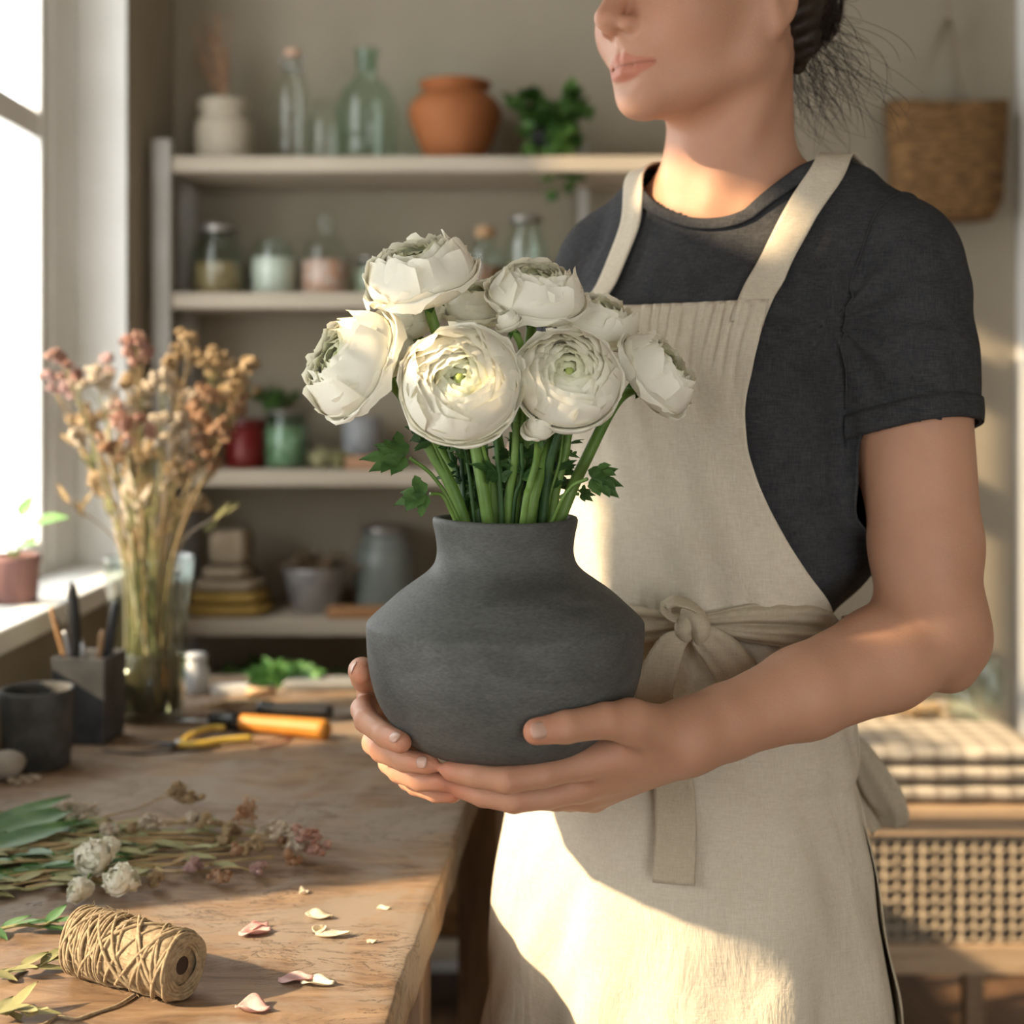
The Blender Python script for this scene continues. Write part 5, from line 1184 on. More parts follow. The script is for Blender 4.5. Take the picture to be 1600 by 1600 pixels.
MB_ = MB().tube([TP(x, y, TZ + .0015) for x, y in spline([(395, 1160), (430, 1156), (455, 1150), (440, 1162), (405, 1168)], 30)], .0012, 5); tag(MB_.build('red_string', mat('dull_red_string', (.30, .10, .07), .9)), 'loose dull red string beside the yellow snips', 'string')
MB_ = MB().tube([TP(x, y, TZ + .0015) for x, y in spline([(160, 1172), (220, 1178), (300, 1172), (345, 1165)], 30)], .0012, 5); tag(MB_.build('thin_wire', M['black']), 'thin black wire lying in front of the yellow snips', 'wire')

# the ball of jute twine in front
M['jute'] = mat('jute_twine', (.27, .20, .12), .95, (.43, .34, .215), 260, stretch=(1, 1, 1), bump=.8, bscale=900, dist=.0008)
ra = .0245; e0, e1 = TP(120, 1512, TZ + ra), TP(286, 1552, TZ + ra); e0 = P(128, 1483, 1.080); e1 = P(288, 1507, 1.030); e0[2] = e1[2] = TZ + ra + .001
tw = thing('twine_spool', 'roll of natural jute twine lying on its side on the table', 'twine', (e0 + e1) / 2 * A(1, 1, 0) + A(0, 0, TZ)); ax = e1 - e0; LL = np.linalg.norm(ax); ax /= LL; u1 = np.cross(ax, A(0, 0, 1)); u1 /= np.linalg.norm(u1); u2 = np.cross(u1, ax); tq = random.Random(8)
def cyl(s, a, r): return e0 + ax * s + (u1 * math.cos(a) + u2 * math.sin(a)) * r
MB().tube([cyl(t * LL, 0, 0) for t in np.linspace(.02, .98, 12)], ra * .93, 32).build('inner_winding', M['jute'], tw)
m_ = MB()
for lay in range(3):        # criss-crossed windings
    pts = []; turns = (20, 13, 8)[lay]; n = turns * 22; ph = tq.uniform(0, 6)
    for i in range(n):
        t = i / n; s = (.5 - .5 * math.cos(t * math.pi * (5, 8, 7)[lay])) * LL; a = t * turns * 2 * math.pi + ph; edge = min(s, LL - s) / LL; r = ra - .0012 + lay * .0006 - .004 * max(0, 1 - edge / .06) ** 2 + .0008 * math.sin(i * .37) + tq.gauss(0, .00012)
        pts.append(cyl(s, a, r))
    m_.tube(pts, .00135, 6, False)
for k in range(12):
    a0 = tq.uniform(0, 6.28); s0 = LL * (k + .5) / 30; pts = [cyl(s0 + .0016 * math.sin(t * 2 + k), a0 + t, ra + .0003 * math.sin(3 * t)) for t in np.linspace(0, 6.28, 40)]; m_.tube(pts, .0013, 6, False)
m_.build('windings', M['jute'], tw); m_ = MB()
for k in range(9):          # coils seen at the open end
    r = ra - .0015 - k * .0022; m_.tube([cyl(LL + .0012 * math.sin(t * 3 + k) - .0016 * k * (k > 4) - .0006, t, r * (1 + .03 * math.sin(2 * t + k)) * (1 if k else .98)) for t in np.linspace(0, 6.4, 40)], .0014, 6, False)
m_.build('end_coils', M['jute'], tw); MB().tube([cyl(LL - .006, 0, 0), cyl(LL - .0018, 0, 0)], .0065, 16).build('core_hole', mat('dark_core', (.05, .03, .02), 1), tw)  # the shade inside the hole is a dark plug set in the end
m_ = MB()
for k in range(260): 
    a = tq.uniform(0, 6.28); s = tq.uniform(0, LL); p = cyl(s, a, ra); d = (p - cyl(s, 0, 0) ) / ra; m_.tube([p, p + d * tq.uniform(.001, .003) + ax * tq.gauss(0, .002), p + d * tq.uniform(.001, .005) + ax * tq.gauss(0, .004)], .00014, 3, False)
m_.build('loose_fibres', M['jute'], tw)
m_ = MB().tube([TP(x, y, TZ + .0016) for x, y in spline([(212, 1553), (185, 1570), (150, 1582), (118, 1592), (90, 1588), (70, 1600), (40, 1612)], 60)], .0012, 6); m_.build('loose_end', M['jute'], tw)

# fallen petals on the table
M['pink_petal'] = mat('pink_petal', (.66, .36, .34), .6, (.80, .58, .54), 70, transl=.25); M['white_petal'] = mat('fallen_white_petal', (.86, .80, .68), .6, (.80, .70, .50), 60, transl=.25)
def fallen(px, py, L, w, ang, mk, lab, curl=.35, sd=0, name='petal'):
    c = TP(px, py); r = random.Random(sd); G = []
    for i in range(13):
        t = i / 12; ww = w * math.sin(math.pi * (t ** .75) * .92 + .12) ; row = []
        for j in range(9):
            s = -1 + j / 4; x = (t - .5) * L; y = s * ww; z = .0012 + curl * (y * y) / max(w, 1e-4) + curl * .35 * abs(t - .4) ** 2 * L * 1.5 + .0012 * math.sin(s * 3 + t * 6 + sd); row.append(c + A(x * math.cos(ang) - y * math.sin(ang), x * math.sin(ang) + y * math.cos(ang), z))
        G.append(row)
    o = MB().grid(np.array(G)).build(name, M[mk]); solid(o, .0003, 0); return tag(o, lab, 'petal', 'fallen petals on the table')
fallen(398, 1460, .026, .009, .3, 'pink_petal', 'curled pink petal nearest the twine, in the middle of the table', .5, 1)
fallen(404, 1452, .018, .006, .7, 'pink_petal', 'small folded pink petal resting against the curled pink one', .6, 2)
fallen(475, 1397, .008, .005, .4, 'white_petal', 'tiny cream petal, the farthest of the fallen petals', .7, 3)
fallen(498, 1433, .024, .009, -.3, 'white_petal', 'flat white petal just beyond the pair of cream petals', .25, 4)
fallen(520, 1464, .028, .007, -.05, 'white_petal', 'long cream petal with a yellow edge, right of the pink one', .5, 5)
fallen(500, 1458, .014, .006, 1.2, 'white_petal', 'small upright cream petal touching the long cream petal', .9, 6)
fallen(462, 1533, .026, .009, .1, 'pink_petal', 'pale pink petal at the left of the overlapping front pair', .3, 7)
fallen(496, 1538, .026, .008, -.15, 'white_petal', 'whitish petal at the right of the overlapping front pair', .3, 8)
fallen(395, 1580, .026, .011, -.2, 'pink_petal', 'deep pink petal nearest the camera', .55, 9)
fallen(600, 1421, .012, .004, .0, 'white_petal', 'tiny yellowish petal near the right edge of the table', .2, 10)
fallen(582, 1473, .009, .002, .1, 'white_petal', 'thin sliver of petal near the right edge of the table', .2, 11)

# the cut flowers lying across the table
M['gleaf'] = mat('long_green_leaf', (.06, .16, .05), .5, (.13, .26, .08), 30, transl=.2, bump=.2, bscale=90)
def lying(name, lab, pts, r, mt, leaves=(), heads_=(), group='cut stems lying on the table', cat='cut flower', z0=.004):
    root = thing(name, lab, cat, TP(*pts[0]), group); sp = spline([TP(x, y, TZ) + A(0, 0, z0) for x, y in pts], 36); 
    for i in range(len(sp)): sp[i][2] = TZ + z0 + .003 * abs(math.sin(i * .18 + pts[0][1]))
    MB().tube(sp, list(np.linspace(r, r * .6, 36)), 6).build('stem', M[mt], root)
    if leaves:
        m_ = MB(); q = random.Random(int(pts[0][1] * 7 + pts[0][0]))
        for (t, L, w, sgn, mk_) in leaves:
            i = int(t * 35); d = sp[min(35, i + 1)] - sp[max(0, i - 1)]; d /= np.linalg.norm(d); s_ = np.cross(d, A(0, 0, 1)); leaf_lobe(m_, sp[i], d + s_ * sgn * q.uniform(.3, .9) + A(0, 0, q.uniform(.0, .35)), A(0, 0, 1), L, w, .15, 0)
        m_.build('leaves', M[leaves[0][4]], root)
    for (px, py, h, kind, rr) in heads_:
        c = TP(px, py, TZ + h); R = rr * 1.3 * c[1] / F; m_ = MB()
        e_ = sp[-1]; MB().tube(spline([e_, (e_ + c) / 2 + A(0, 0, .004), c], 8), r * .6, 5).build('flower_stalk', M[mt], root)
        if kind == 'blossom':
            V, Fc, C_ = [], [], []; qr = random.Random(int(px))
            for g in range(5):
                f = A(qr.uniform(-1, 1), -.6 + qr.uniform(-.5, .5), qr.uniform(.1, 1)); f /= np.linalg.norm(f); v_, f_, c_2 = bloom(R * qr.uniform(.5, .7), int(px) + g, 5, 1.25, 2.6); n0 = len(V)
                V += list(np.array(v_) @ frame_of(f).T + c + f * R * .45); Fc += [tuple(i + n0 for i in q_) for q_ in f_]; C_ += c_2
            o = mesh_obj('bloom', V, Fc, M['petal'], root); set_color(o, np.array(C_) * .95)
        else:
            q = random.Random(int(px + py))
            for k in range(9): 
                d = A(q.gauss(0, 1), q.gauss(0, 1), abs(q.gauss(0, .8))); d = d / np.linalg.norm(d) * R * q.uniform(.3, 1.0); d[2] = max(d[2], .003 - h); m_.tube([c - A(R * .6, 0, 0), c + d], .0005, 4); floret_head(m_, c + d, R * .32, 11, .0030, int(px) + k)
            m_.build('flower_head', DR[kind], root)
gl = lambda n, L, w, mk, a=.1, b=.9: [(a + (b - a) * k / max(1, n - 1), L, w, (-1) ** k, mk) for k in range(n)]
lying('cut_flower', 'grey green stem with a knotted white flower head, farthest of the lying bunch', [(-40, 1268), (60, 1285), (120, 1290)], .0018, 'dry_green', gl(3, .03, .005, 'gleaf'), [(125, 1275, .020, 'pale', 26), (105, 1262, .03, 'pale', 10)])
lying('cut_flower', 'white blossom cluster on a leafy green stem at the centre of the bunch', [(-60, 1350), (40, 1348), (120, 1345)], .0022, 'stem', gl(6, .05, .009, 'gleaf'), [(148, 1342, .020, 'blossom', 30), (172, 1322, .028, 'blossom', 14)])
lying('cut_flower', 'white blossoms hanging nearest the twine on a short green stem', [(-30, 1372), (60, 1370), (150, 1372)], .0020, 'stem', gl(4, .045, .010, 'gleaf'), [(192, 1380, .014, 'blossom', 26), (128, 1390, .012, 'blossom', 19), (118, 1402, .008, 'blossom', 12)])
lying('dried_cut_flower', 'dry branch reaching up right with small tan buds at its tip', [(60, 1330), (150, 1292), (240, 1262)], .0014, 'dry_stem', (), [(278, 1244, .028, 'tan', 18), (300, 1250, .026, 'tan', 14)])
lying('dried_cut_flower', 'dried rusty flower head standing up right of centre of the lying bunch', [(40, 1350), (200, 1330), (350, 1300)], .0016, 'dry_stem', gl(3, .02, .003, 'dry_green', .4), [(382, 1282, .024, 'rust', 27), (360, 1300, .014, 'tan', 14), (415, 1300, .012, 'pale', 14)])
lying('dried_cut_flower', 'dried pinkish flower head furthest right of the lying bunch', [(80, 1360), (260, 1345), (440, 1328)], .0016, 'dry_stem', (), [(476, 1310, .022, 'pink', 20), (492, 1332, .012, 'pink', 18), (462, 1322, .014, 'pale', 14), (455, 1345, .008, 'rust', 12)])
lying('dried_cut_flower', 'dried stem with a small yellow green cluster in the middle of the lying bunch', [(20, 1330), (180, 1312), (320, 1308)], .0014, 'dry_green', gl(4, .03, .004, 'dry_green', .3), [(352, 1318, .010, 'tan', 12)])
lying('dried_cut_flower', 'dried stem with dark seed heads low on the camera side of the bunch', [(40, 1395), (200, 1378), (330, 1368)], .0014, 'dry_stem', gl(4, .02, .003, 'dry_stem', .3), [(345, 1372, .006, 'rust', 14), (400, 1362, .006, 'mauve', 12)])
bq = random.Random(77)
for k, (p0, p1, p2, hd, lab) in enumerate((
  ((-20, 1300), (100, 1300), (215, 1296), [(232, 1290, .016, 'pale', 14), (205, 1300, .012, 'tan', 10)], 'dried stem with small pale seed heads on the far side of the bunch'),
  ((20, 1322), (180, 1306), (300, 1296), [(322, 1288, .020, 'tan', 15), (300, 1280, .022, 'pale', 9)], 'dried stem with an upright tan tuft between the dry branch and the rusty head'),
  ((60, 1362), (220, 1348), (350, 1336), [(372, 1332, .012, 'rust', 13), (398, 1328, .014, 'tan', 14)], 'dried stem with twin brown tufts just before the pinkish head'),
  ((30, 1384), (180, 1368), (292, 1360), [(305, 1357, .008, 'mauve', 13)], 'dried stem ending in one dark mauve tuft low in the bunch'),
  ((80, 1340), (250, 1325), (420, 1312), [(440, 1306, .020, 'pale', 15), (448, 1318, .012, 'rust', 11)], 'dried stem with a pale papery head touching the pinkish head'),
  ((0, 1318), (90, 1310), (150, 1306), [(168, 1300, .022, 'pale', 14)], 'short stem with a pale dry head behind the white blossom cluster'),
  ((10, 1400), (110, 1392), (230, 1380), [(246, 1376, .008, 'tan', 12)], 'dry stem with a tan tuft nearest the camera on the right of the white blossoms'))):
    lying('dried_cut_flower', lab, [p0, p1, p2], .0014, 'dry_stem' if k % 2 else 'dry_green', gl(4, .024, .0035, 'dry_stem' if k % 2 else 'dry_green', .3), hd)
for k in range(26):
    y0 = 1285 + 122 * (k + .5) / 26; x1_ = bq.uniform(200, 450); y1_ = 1325 + (y0 - 1345) * .45 + bq.gauss(0, 6); g = k % 5 in (1, 3) and x1_ < 330
    where = 'far side' if y0 < 1330 else ('middle' if y0 < 1370 else 'near side')
    lying('flower_cutting', ('bare %s stem on the %s of the lying bunch' % ('green' if g else 'dry brown', where)), [(-60, y0 + bq.gauss(0, 5)), (x1_ * .4, y0 * .5 + y1_ * .5), (x1_, y1_)], bq.choice((.0012, .0016, .0022)), 'stem' if g and k % 2 else ('dry_green' if g else 'dry_stem'), gl(5 if x1_ < 320 else 3, .034, .0055, 'gleaf' if g else 'dry_green', .1, .8), (), 'bare stems of the lying bunch', 'cutting', .004 + .0016 * (k % 4))
for k, (p0, p1, L, w) in enumerate((((-20, 1330), (90, 1296), .085, .016), ((-30, 1352), (80, 1322), .08, .012), ((-20, 1312), (70, 1282), .07, .010))):
    a, b = TP(*p0), TP(*p1); m_ = MB(); leaf_lobe(m_, a + A(0, 0, .012), b - a + A(0, 0, .006), A(0, -.3, 1), .11, w, .05, 0); tag(m_.build('broad_leaf', M['gleaf']), ('widest', 'nearest', 'farthest')[k] + ' of three broad green leaves at the left end of the bunch', 'leaf', 'broad leaves of the lying bunch')
for k, (pts, lab) in enumerate((([(-20, 1460), (50, 1458), (92, 1452)], 'green sprig lying left of the twine, beyond it'), ([(-20, 1532), (40, 1525), (88, 1512)], 'pale green sprig pointing at the twine from the left edge'), ([(-10, 1600), (20, 1592), (55, 1598)], 'yellow green mossy sprig in the near left corner'))):
    lying('small_sprig', lab, pts, .0016, 'dry_green', gl(7, .026, .0045, 'gleaf' if k < 1 else 'dry_green', .0, .9), (), 'loose sprigs on the table', 'sprig')
for k in range(14):
    q = TP(bq.uniform(15, 60), bq.uniform(1206, 1230)); 
    if k == 0: m_ = MB()
    m_.ball(q + A(0, 0, .003), .004, 6, (1, 1, .6))
tag(m_.build('dried_crumbs', DR['pale'], smooth=False), 'scattered pale dry flower crumbs in front of the concrete cup', 'crumbs', kind='stuff')

# ------------------------------------------------------------------ shelves
SP = 2.80
def SX(px, Y=SP): return (px - 800) * Y / F
def jar(px, z, prof, mt, lab, name='glass_jar', cat='jar', content=None, lid=None, Y=SP, group=None, extra=None, neck=None, n=36):
    c = A(SX(px, Y), Y, z); root = thing(name, lab, cat, c, group)
    MB().lathe([(max(r, .0005), h) for r, h in prof], c, n).build('jar_body' if 'jar' in name else 'body', mt, root)
    if content: r, h, cm = content; MB().lathe([(.0005, .004), (r * .96, .004), (r, .010), (r, h), (.0005, h + .004)], c, 28).build('contents', cm, root)
    if lid: r, h0, h1, lm = lid; MB().lathe([(.0005, h0), (r * .96, h0), (r, h0 + .002), (r, h1 - .003), (r * .8, h1), (.0005, h1)], c, 28).build('lid', lm, root)
    if extra: extra(root, c)
    return root
S1, S2, S3, S4 = SZ[0], SZ[1], SZ[2], SZ[3]
M['stone'] = mat('cream_stoneware', (.42, .36, .27), .55, (.49, .43, .33), 12); M['cork'] = mat('cork', (.45, .28, .15), .9); M['terra'] = mat('terracotta', (.27, .085, .022), .75, (.33, .115, .036), 8, bump=.15)
M['lidm'] = mat('tin_lid', (.35, .33, .30), .35, metal=.7)
def grass(root, c):
    m_ = MB(); q = random.Random(5)
    for k in range(16):
        b0 = c + A(0, 0, .10); e_ = c + A(q.uniform(-.055, .01), q.gauss(0, .01), q.uniform(.19, .30)); sp = spline([b0, b0 * .5 + e_ * .5 + A(.004, 0, 0), e_], 10); m_.tube(sp, .0012, 5)
        for i in range(5, 10): floret_head(m_, sp[i], .004, 3, .004, k * 10 + i)
    m_.build('dried_grass', DR['rust'], root)
jar(350, S1, [(0, 0), (.054, 0), (.057, .004), (.058, .07), (.054, .085), (.046, .092), (.045, .10), (.049, .106), (.050, .125), (.047, .128), (.043, .122), (.041, .10), (0, .10)], M['stone'], 'cream stoneware jar holding dark dried grass on the top shelf', 'stoneware_jar', 'jar', extra=grass)
def clasp(root, c):
    m_ = MB(); m_.tube([c + A(.020 * math.cos(a), .020 * math.sin(a), .190) for a in np.linspace(0, 6.28, 20)], .0015, 6, False); m_.tube([c + A(-.021, 0, .19), c + A(-.022, -.004, .21), c + A(0, 0, .226), c + A(.022, -.004, .21), c + A(.021, 0, .19)], .0015, 6); m_.build('wire_clasp', M['steel'], root)
jar(457, S1, [(0, 0), (.040, 0), (.043, .004), (.043, .120), (.038, .150), (.024, .172), (.017, .185), (.0165, .205), (.019, .207), (.019, .212), (.0, .212)], M['glass'], 'tall clear swing-top glass bottle on the top shelf', 'swing_top_bottle', 'bottle', lid=(.016, .212, .228, mat('cream_stopper', (.62, .40, .28), .5)), extra=clasp)
jar(510, S1, [(0, 0), (.036, 0), (.040, .006), (.042, .07), (.036, .10), (.022, .115), (.022, .13), (0, .13)], M['glass'], 'short clear glass bottle between the swing-top bottle and the green bottle', 'short_glass_bottle', 'bottle', Y=2.82)
jar(573, S1, [(0, 0), (.056, 0), (.060, .006), (.061, .10), (.058, .128), (.045, .155), (.026, .170), (.021, .180), (.0205, .215), (.026, .218), (.026, .228), (.022, .230), (.0205, .228), (.018, .19), (0, .19)], M['green_glass'], 'large pale green rounded glass bottle on the top shelf', 'green_glass_bottle', 'bottle', n=44)
jar(711, S1, [(0, 0), (.052, 0), (.057, .006), (.076, .05), (.090, .088), (.0925, .102), (.088, .118), (.074, .134), (.060, .142), (.059, .148), (.070, .155), (.072, .160), (.068, .162), (.054, .152), (.05, .14), (.08, .10), (0, .02)], M['terra'], 'round orange terracotta pot with flared rim on the top shelf', 'terracotta_pot', 'pot', n=48)
def ivy(root, c):
    m_ = MB(); ms = MB(); q = random.Random(6)
    for k in range(30):
        a = q.uniform(0, 6.28); out = q.uniform(.03, .085); dz = q.uniform(-.12, .07) if math.sin(a) < -.1 and abs(math.cos(a)) < .85 else q.uniform(.0, .08); b0 = c + A(0, 0, .055); e_ = c + A(math.cos(a) * out, math.sin(a) * out * .9 - .02, .06 + dz); sp = spline([b0, c + A(math.cos(a) * out * .8, math.sin(a) * out * .8, .09 + max(0, dz) * .5), e_], 9); ms.tube(sp, .0011, 5)
        for i in range(2, 9):
            for g in range(2): cut_leaf(m_, sp[i], A(q.gauss(0, 1), q.gauss(-.4, .7), q.gauss(0, .7)), A(0, -.6, .8), q.uniform(.018, .032), 3, .9, .30, k * 30 + i * 2 + g)
    ms.build('stem', M['stem'], root); m_.build('leaves', ML2, root)
ML2 = mat('ivy_leaf', (.035, .10, .02), .5, (.12, .24, .05), 22, transl=.2)
jar(858, S1, [(0, 0), (.036, 0), (.044, .055), (.046, .062), (.041, .062), (0, .05)], mat('dark_pot', (.03, .03, .028), .7), 'dark pot of trailing green ivy on the top shelf right of the terracotta pot', 'ivy_plant', 'plant', extra=ivy)
GJ = lambda w, h, nk=.7: [(0, 0), (w * .93, 0), (w, .005), (w, h * .72), (w * .92, h * .80), (w * nk, h * .87), (w * nk, h), (w * nk * .94, h), (w * nk * .94, h * .88), (w * .93, h * .70), (w * .93, .008), (0, .006)]
cm = lambda n, a, b, s=60: mat(n, a, .9, b, s)
jar(341, S2, GJ(.052, .125), M['glass'], 'wide lidded glass jar half full of tan grain, leftmost on the second shelf', content=(.047, .065, cm('tan_grain', (.30, .19, .09), (.42, .29, .15))), lid=(.040, .125, .142, M['lidm']), group='glass jars on the second shelf')
jar(428, S2, GJ(.046, .110, .78), M['glass'], 'glass jar filled with white powder on the second shelf', content=(.042, .075, cm('white_powder', (.74, .70, .62), (.82, .79, .72))), lid=(.014, .108, .118, M['glass']), group='glass jars on the second shelf')
jar(509, S2, [(0, 0), (.046, 0), (.050, .006), (.050, .085), (.040, .108), (.020, .122), (.018, .140), (.025, .146), (.022, .150), (0, .150)], M['glass'], 'rounded stoppered bottle of orange and pink dried petals on the second shelf', 'stoppered_bottle', 'bottle', content=(.045, .070, cm('orange_pink_petals', (.52, .22, .10), (.62, .48, .44), 45)), lid=(.016, .150, .166, M['glass']))
jar(577, S2, GJ(.030, .070), M['glass'], 'small glass jar with pale contents half hidden beside the top left bloom', content=(.027, .05, cm('pale_contents', (.36, .34, .27), (.20, .24, .12))), lid=(.023, .07, .078, M['lidm']), group='glass jars on the second shelf')
jar(640, S2, GJ(.036, .09), M['glass'], 'glass jar of dark seeds behind the top left bloom', content=(.033, .06, cm('dark_seeds', (.08, .05, .03), (.16, .10, .06))), lid=(.028, .09, .10, M['lidm']), group='glass jars on the second shelf')
jar(758, S2, GJ(.036, .115, .55), M['glass'], 'corked glass bottle of brown liquid above the cupped bloom on the second shelf', 'corked_bottle', 'bottle', content=(.033, .06, cm('brown_liquid', (.22, .09, .03), (.28, .12, .05))), lid=(.019, .115, .138, M['cork']))
jar(822, S2, GJ(.044, .145, .72), M['glass'], 'tall glass jar of green and orange dried slices beside the corked bottle', content=(.040, .065, cm('orange_dried_slices', (.34, .15, .05), (.22, .20, .08), 40)), lid=(.034, .145, .158, M['lidm']), group='glass jars on the second shelf')
jar(384, S3, [(0, 0), (.038, 0), (.040, .003), (.040, .082), (0, .082)], mat('red_tin', (.14, .010, .009), .35, metal=.2), 'dark red round tin on the third shelf', 'red_tin', 'tin', lid=(.0415, .080, .096, mat('red_tin_lid', (.09, .008, .007), .35)))
jar(447, S3, GJ(.044, .105, .86), M['green_glass'], 'pale green patterned jar beside the red tin on the third shelf', content=(.040, .08, cm('green_white_contents', (.16, .22, .10), (.50, .54, .42), 50)), lid=(.040, .105, .112, M['lidm']))
for k, (px, r, c1) in enumerate(((502, .026, (.36, .34, .18)), (530, .024, (.28, .26, .12)), (556, .018, (.34, .30, .17)))):
    c = A(SX(px, 2.74), 2.74, S3 + r * .8); m_ = MB(); floret_head(m_, c, r, 46, .0075, 60 + k, (1, 1, .8)); m_.ball(c, r * .8, 12, (1, 1, .85)); tag(m_.build('dried_moss_ball', mat('moss_ball_%s' % ('pale', 'olive', 'straw')[k], c1, .95, tuple(v * .6 for v in c1), 70)), ('pale green', 'olive', 'small straw coloured')[k] + ' dried moss ball on the third shelf', 'moss ball', 'moss balls on the third shelf')
o = MB().box((SX(548), 2.71, S3), (SX(622), 2.79, S3 + .026)).build('wooden_block', mat('reddish_wood', (.34, .18, .10), .7, (.42, .24, .14), 20), smooth=False); bevel(o, .004); tag(o, 'flat reddish wooden block on the third shelf under the leftmost bloom', 'block')
jar(566, S3 + 0, [(0, 0), (.034, 0), (.038, .004), (.040, .095), (.036, .10), (0, .10)], mat('blue_grey_crock', (.28, .29, .30), .5), 'blue grey crock at the back of the third shelf', 'grey_crock', 'crock', Y=2.86)
def fern(root, c):
    m_ = MB(); q = random.Random(16)
    for k in range(9):
        a = q.uniform(0, 6.28); sp = spline([c + A(0, 0, .07), c + A(math.cos(a) * .03, math.sin(a) * .02, .13), c + A(math.cos(a) * .06, math.sin(a) * .03, .15)], 8); m_.tube(sp, .001, 4)
        for i in range(2, 8): cut_leaf(m_, sp[i], A(q.gauss(0, 1), -.5, q.gauss(0, .7)), A(0, -.6, .8), .016, 3, .9, .3, k * 9 + i)
    m_.build('leaves', ML2, root)
jar(432, S3, [(0, 0), (.030, 0), (.036, .07), (.033, .07), (0, .06)], M['slate'], 'small dark pot with a sparse green plant at the back of the third shelf', 'small_fern', 'plant', Y=2.88, extra=fern)
# fourth shelf
def soft_box(name, x0_, x1_, y0_, y1_, z0_, z1_, mt, lab, cat, group=None, seed=0):
    G = []; n = 36
    for j in range(22):
        t = j / 21; x = x0_ + (x1_ - x0_) * t; sc = (1 - abs(2 * t - 1) ** 8 * .6)
        G.append([(x, (y0_ + y1_) / 2 + (y1_ - y0_) / 2 * sc * math.copysign(abs(math.cos(a)) ** .35, math.cos(a)), (z0_ + z1_) / 2 + (z1_ - z0_) / 2 * sc * math.copysign(abs(math.sin(a)) ** .5, math.sin(a)) * (1 + (.10 * mnoise.noise(Vector((x * 30, a, seed))) if math.sin(a) > 0 else 0))) for a in np.linspace(0, 2 * math.pi, n + 1)[:-1]])
    m_ = MB().grid(np.array(G), closed=True); m_.f.append(tuple(range(n))); m_.f.append(tuple(range(21 * n, 22 * n))[::-1]); return tag(m_.build(name, mt), lab, cat, group)
mus = mat('mustard_cloth', (.28, .17, .035), .95, (.36, .23, .06), 30, bump=.4); tanc = mat('tan_cloth', (.26, .20, .13), .95, (.33, .26, .18), 30, bump=.4)
for k, (w, mt, nm) in enumerate(((0, mus, 'mustard yellow folded cloth, bottom of the stack on the fourth shelf'), (.008, mus, 'second mustard folded cloth in the stack on the fourth shelf'), (.016, tanc, 'tan folded cloth, third from the bottom on the fourth shelf'), (.034, tanc, 'smaller tan folded cloth on top of the stack on the fourth shelf'))):
    soft_box('folded_textile', SX(298) + w, SX(428) - w, 2.71, 2.85, S4 + .024 * k + .0005, S4 + .024 * (k + 1), mt, nm, 'cloth', 'folded cloths on the fourth shelf', k)
soft_box('linen_bag', SX(335), SX(398), 2.72, 2.82, S4 + .0975, S4 + .165, tanc, 'slumped tan linen bag on top of the folded cloths', 'bag', None, 9)
def drybits(root, c):
    m_ = MB(); q = random.Random(9)
    for k in range(70): leaf_lobe(m_, c + A(q.gauss(0, .03), q.gauss(0, .02), .075 + q.uniform(0, .015)), A(q.gauss(0, 1), q.gauss(0, .6), q.uniform(.0, .8)), A(0, -.5, .8), q.uniform(.03, .06), .004, .3, 0)
    m_.build('dry_twigs', mat('dark_dry_twigs', (.10, .065, .035), .9, (.18, .12, .07), 30), root)
jar(492, S4, [(0, 0), (.040, 0), (.045, .005), (.062, .080), (.063, .086), (.059, .086), (.042, .012), (0, .010)], mat('pewter_bowl', (.40, .38, .37), .35, (.30, .28, .27), 20, metal=.35), 'grey metal bowl heaped with dark dry twigs on the fourth shelf', 'metal_bowl', 'bowl', extra=drybits, Y=2.815)
jar(602, S4, GJ(.060, .150, .8), mat('frosted_jar_glass', (.24, .26, .24), .3, (.17, .19, .17), 12), 'large frosted grey green jar on the fourth shelf behind the vase', 'frosted_jar', 'jar', lid=(.05, .15, .165, M['lidm']), Y=2.865)
o = MB().box((SX(520), 2.70, S4), (SX(640), 2.735, S4 + .022)).build('wooden_tray', mat('orange_brown_wood', (.32, .15, .06), .6, (.40, .21, .09), 15), smooth=False); bevel(o, .004); tag(o, 'orange brown wooden tray at the front of the fourth shelf beside the vase', 'tray')
jar(760, S4, [(0, 0), (.05, 0), (.06, .005), (.065, .12), (.06, .13), (0, .13)], M['slate'], 'dark crock on the fourth shelf behind the vase', 'dark_crock', 'crock')
# lower shelves: baskets and dark boxes
for k, (px, z, w, h, lab) in enumerate(((400, SZ[4], .075, .16, 'brown woven basket on the fifth shelf, far left'), (560, SZ[4], .07, .14, 'brown woven basket on the fifth shelf, second from left'), (735, SZ[4], .075, .15, 'brown woven basket on the fifth shelf behind the table edge'), (700, SZ[5], .085, .18, 'low wide woven basket on the bottom shelf behind the table edge'), (880, SZ[4], .07, .15, 'brown woven basket on the fifth shelf behind the apron'))):
    c = A(SX(px), SP, z); root = thing('storage_basket', lab, 'basket', c, 'baskets on the lower shelves'); MB().lathe([(.0005, 0), (w * .85, 0), (w, .01), (w * 1.05, h), (w * .98, h), (w * .93, .012), (.0005, .01)], c, 28).build('basket_body', M['seagrass'], root); m_ = MB(); q = random.Random(k)
    for g in range(20): cut_leaf(m_, c + A(q.gauss(0, w * .4), q.gauss(0, w * .4), h - .01), A(q.gauss(0, 1), q.gauss(-.2, .8), 1), A(0, -.6, .8), .05, 3, .8, .3, g)
    m_.build('leaves', ML2, root)
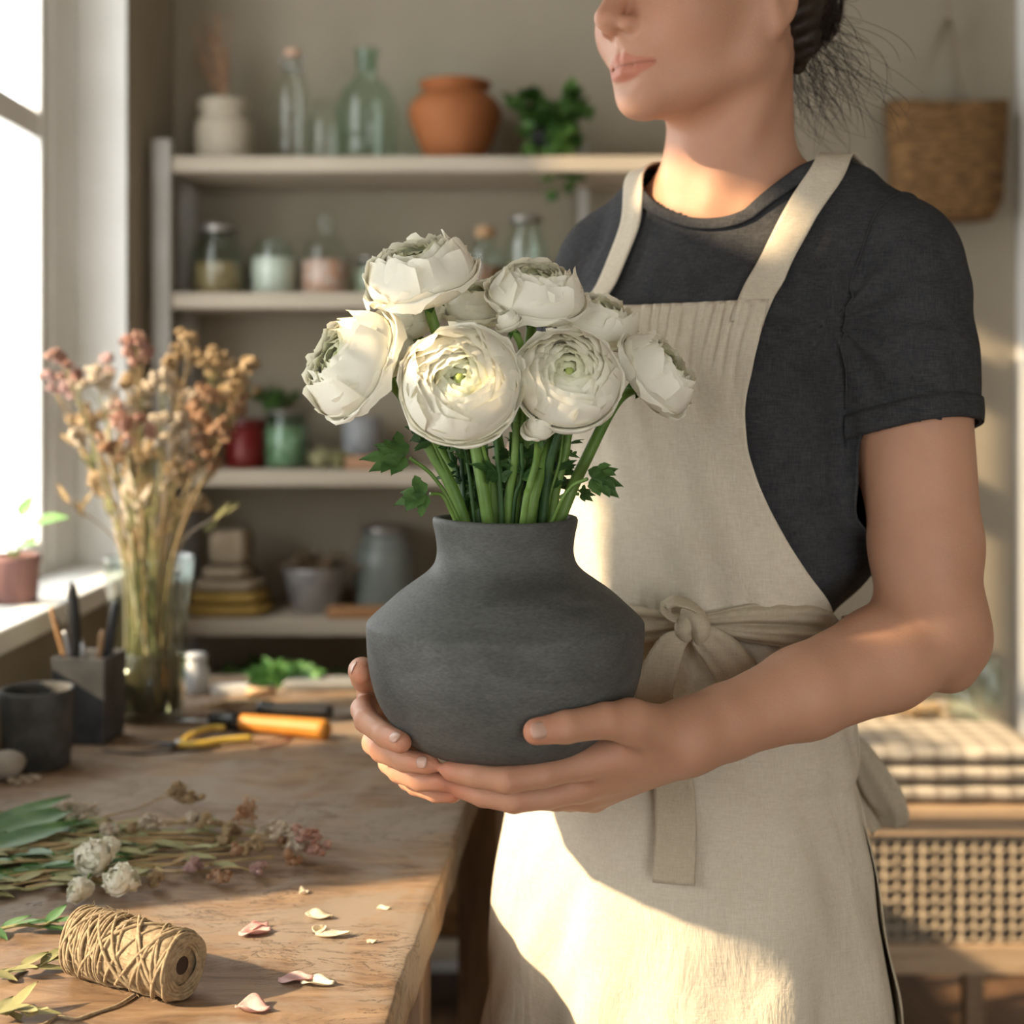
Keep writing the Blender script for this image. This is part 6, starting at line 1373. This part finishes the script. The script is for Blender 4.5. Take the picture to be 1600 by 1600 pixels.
# on the cabinet: dried bits and two glass jars
cb = ZT + .112
jar(1505, cb, GJ(.026, .062), M['glass'], 'short clear glass jar on the blanket by the wall', Y=2.40, group='glass jars on the low cabinet'); jar(1548, cb, GJ(.024, .085), M['glass'], 'taller clear glass jar at the back of the blanket', Y=2.46, group='glass jars on the low cabinet')
m_ = MB(); q = random.Random(44)
for k in range(60): leaf_lobe(m_, A(SX(1420, 2.42) + q.gauss(0, .035), 2.42 + q.gauss(0, .02), cb + .004 + q.uniform(0, .012)), A(q.gauss(0, 1), q.gauss(0, .6), q.uniform(0, .35)), A(0, -.3, 1), q.uniform(.02, .04), .004, .2, 0)
tag(m_.build('dried_leaf_pile', DR['tan']), 'small pile of golden dried leaves on the checked blanket', 'dried leaves', kind='stuff')
# ------------------------------------------------------------------ look-alikes: tell apart the ones whose labels would coincide
def rank_words(n):
    return {2: ['upper', 'lower'], 3: ['upper', 'middle', 'lower'], 4: ['topmost', 'second down', 'third down', 'lowest']}.get(n)
by = {}
for o in COL.objects:
    if o.parent is None and o.get('label') and o.get('group') in ('dried flowers in the glass vase', 'bare stems of the lying bunch', 'cut stems lying on the table'): by.setdefault(o['label'], []).append(o)
def place_of(o):
    pts = [ch.matrix_world @ Vector(c) for ch in children(o) if ch.type == 'MESH' and (ch.name.startswith('flower_head') or ch.name.startswith('stem')) for c in ch.bound_box]
    return max(p.z for p in pts) if o['group'].startswith('dried') else sum(p.y for p in pts) / len(pts)
bpy.context.view_layer.update()
for lab, os_ in by.items():
    if len(os_) > 1:
        os_.sort(key=place_of, reverse=True); w = rank_words(len(os_)); lying_ = not os_[0]['group'].startswith('dried')
        for k, o in enumerate(os_):
            if lying_: t = ('farthest back' if k == 0 else 'nearest' if k == len(os_) - 1 else '%s from behind' % ('second', 'third', 'fourth', 'fifth', 'sixth', 'seventh', 'eighth', 'ninth', 'tenth')[min(k - 1, 8)])
            else: t = w[k] if w else 'rank %d from the top' % (k + 1)
            o['label'] = lab + ', ' + t
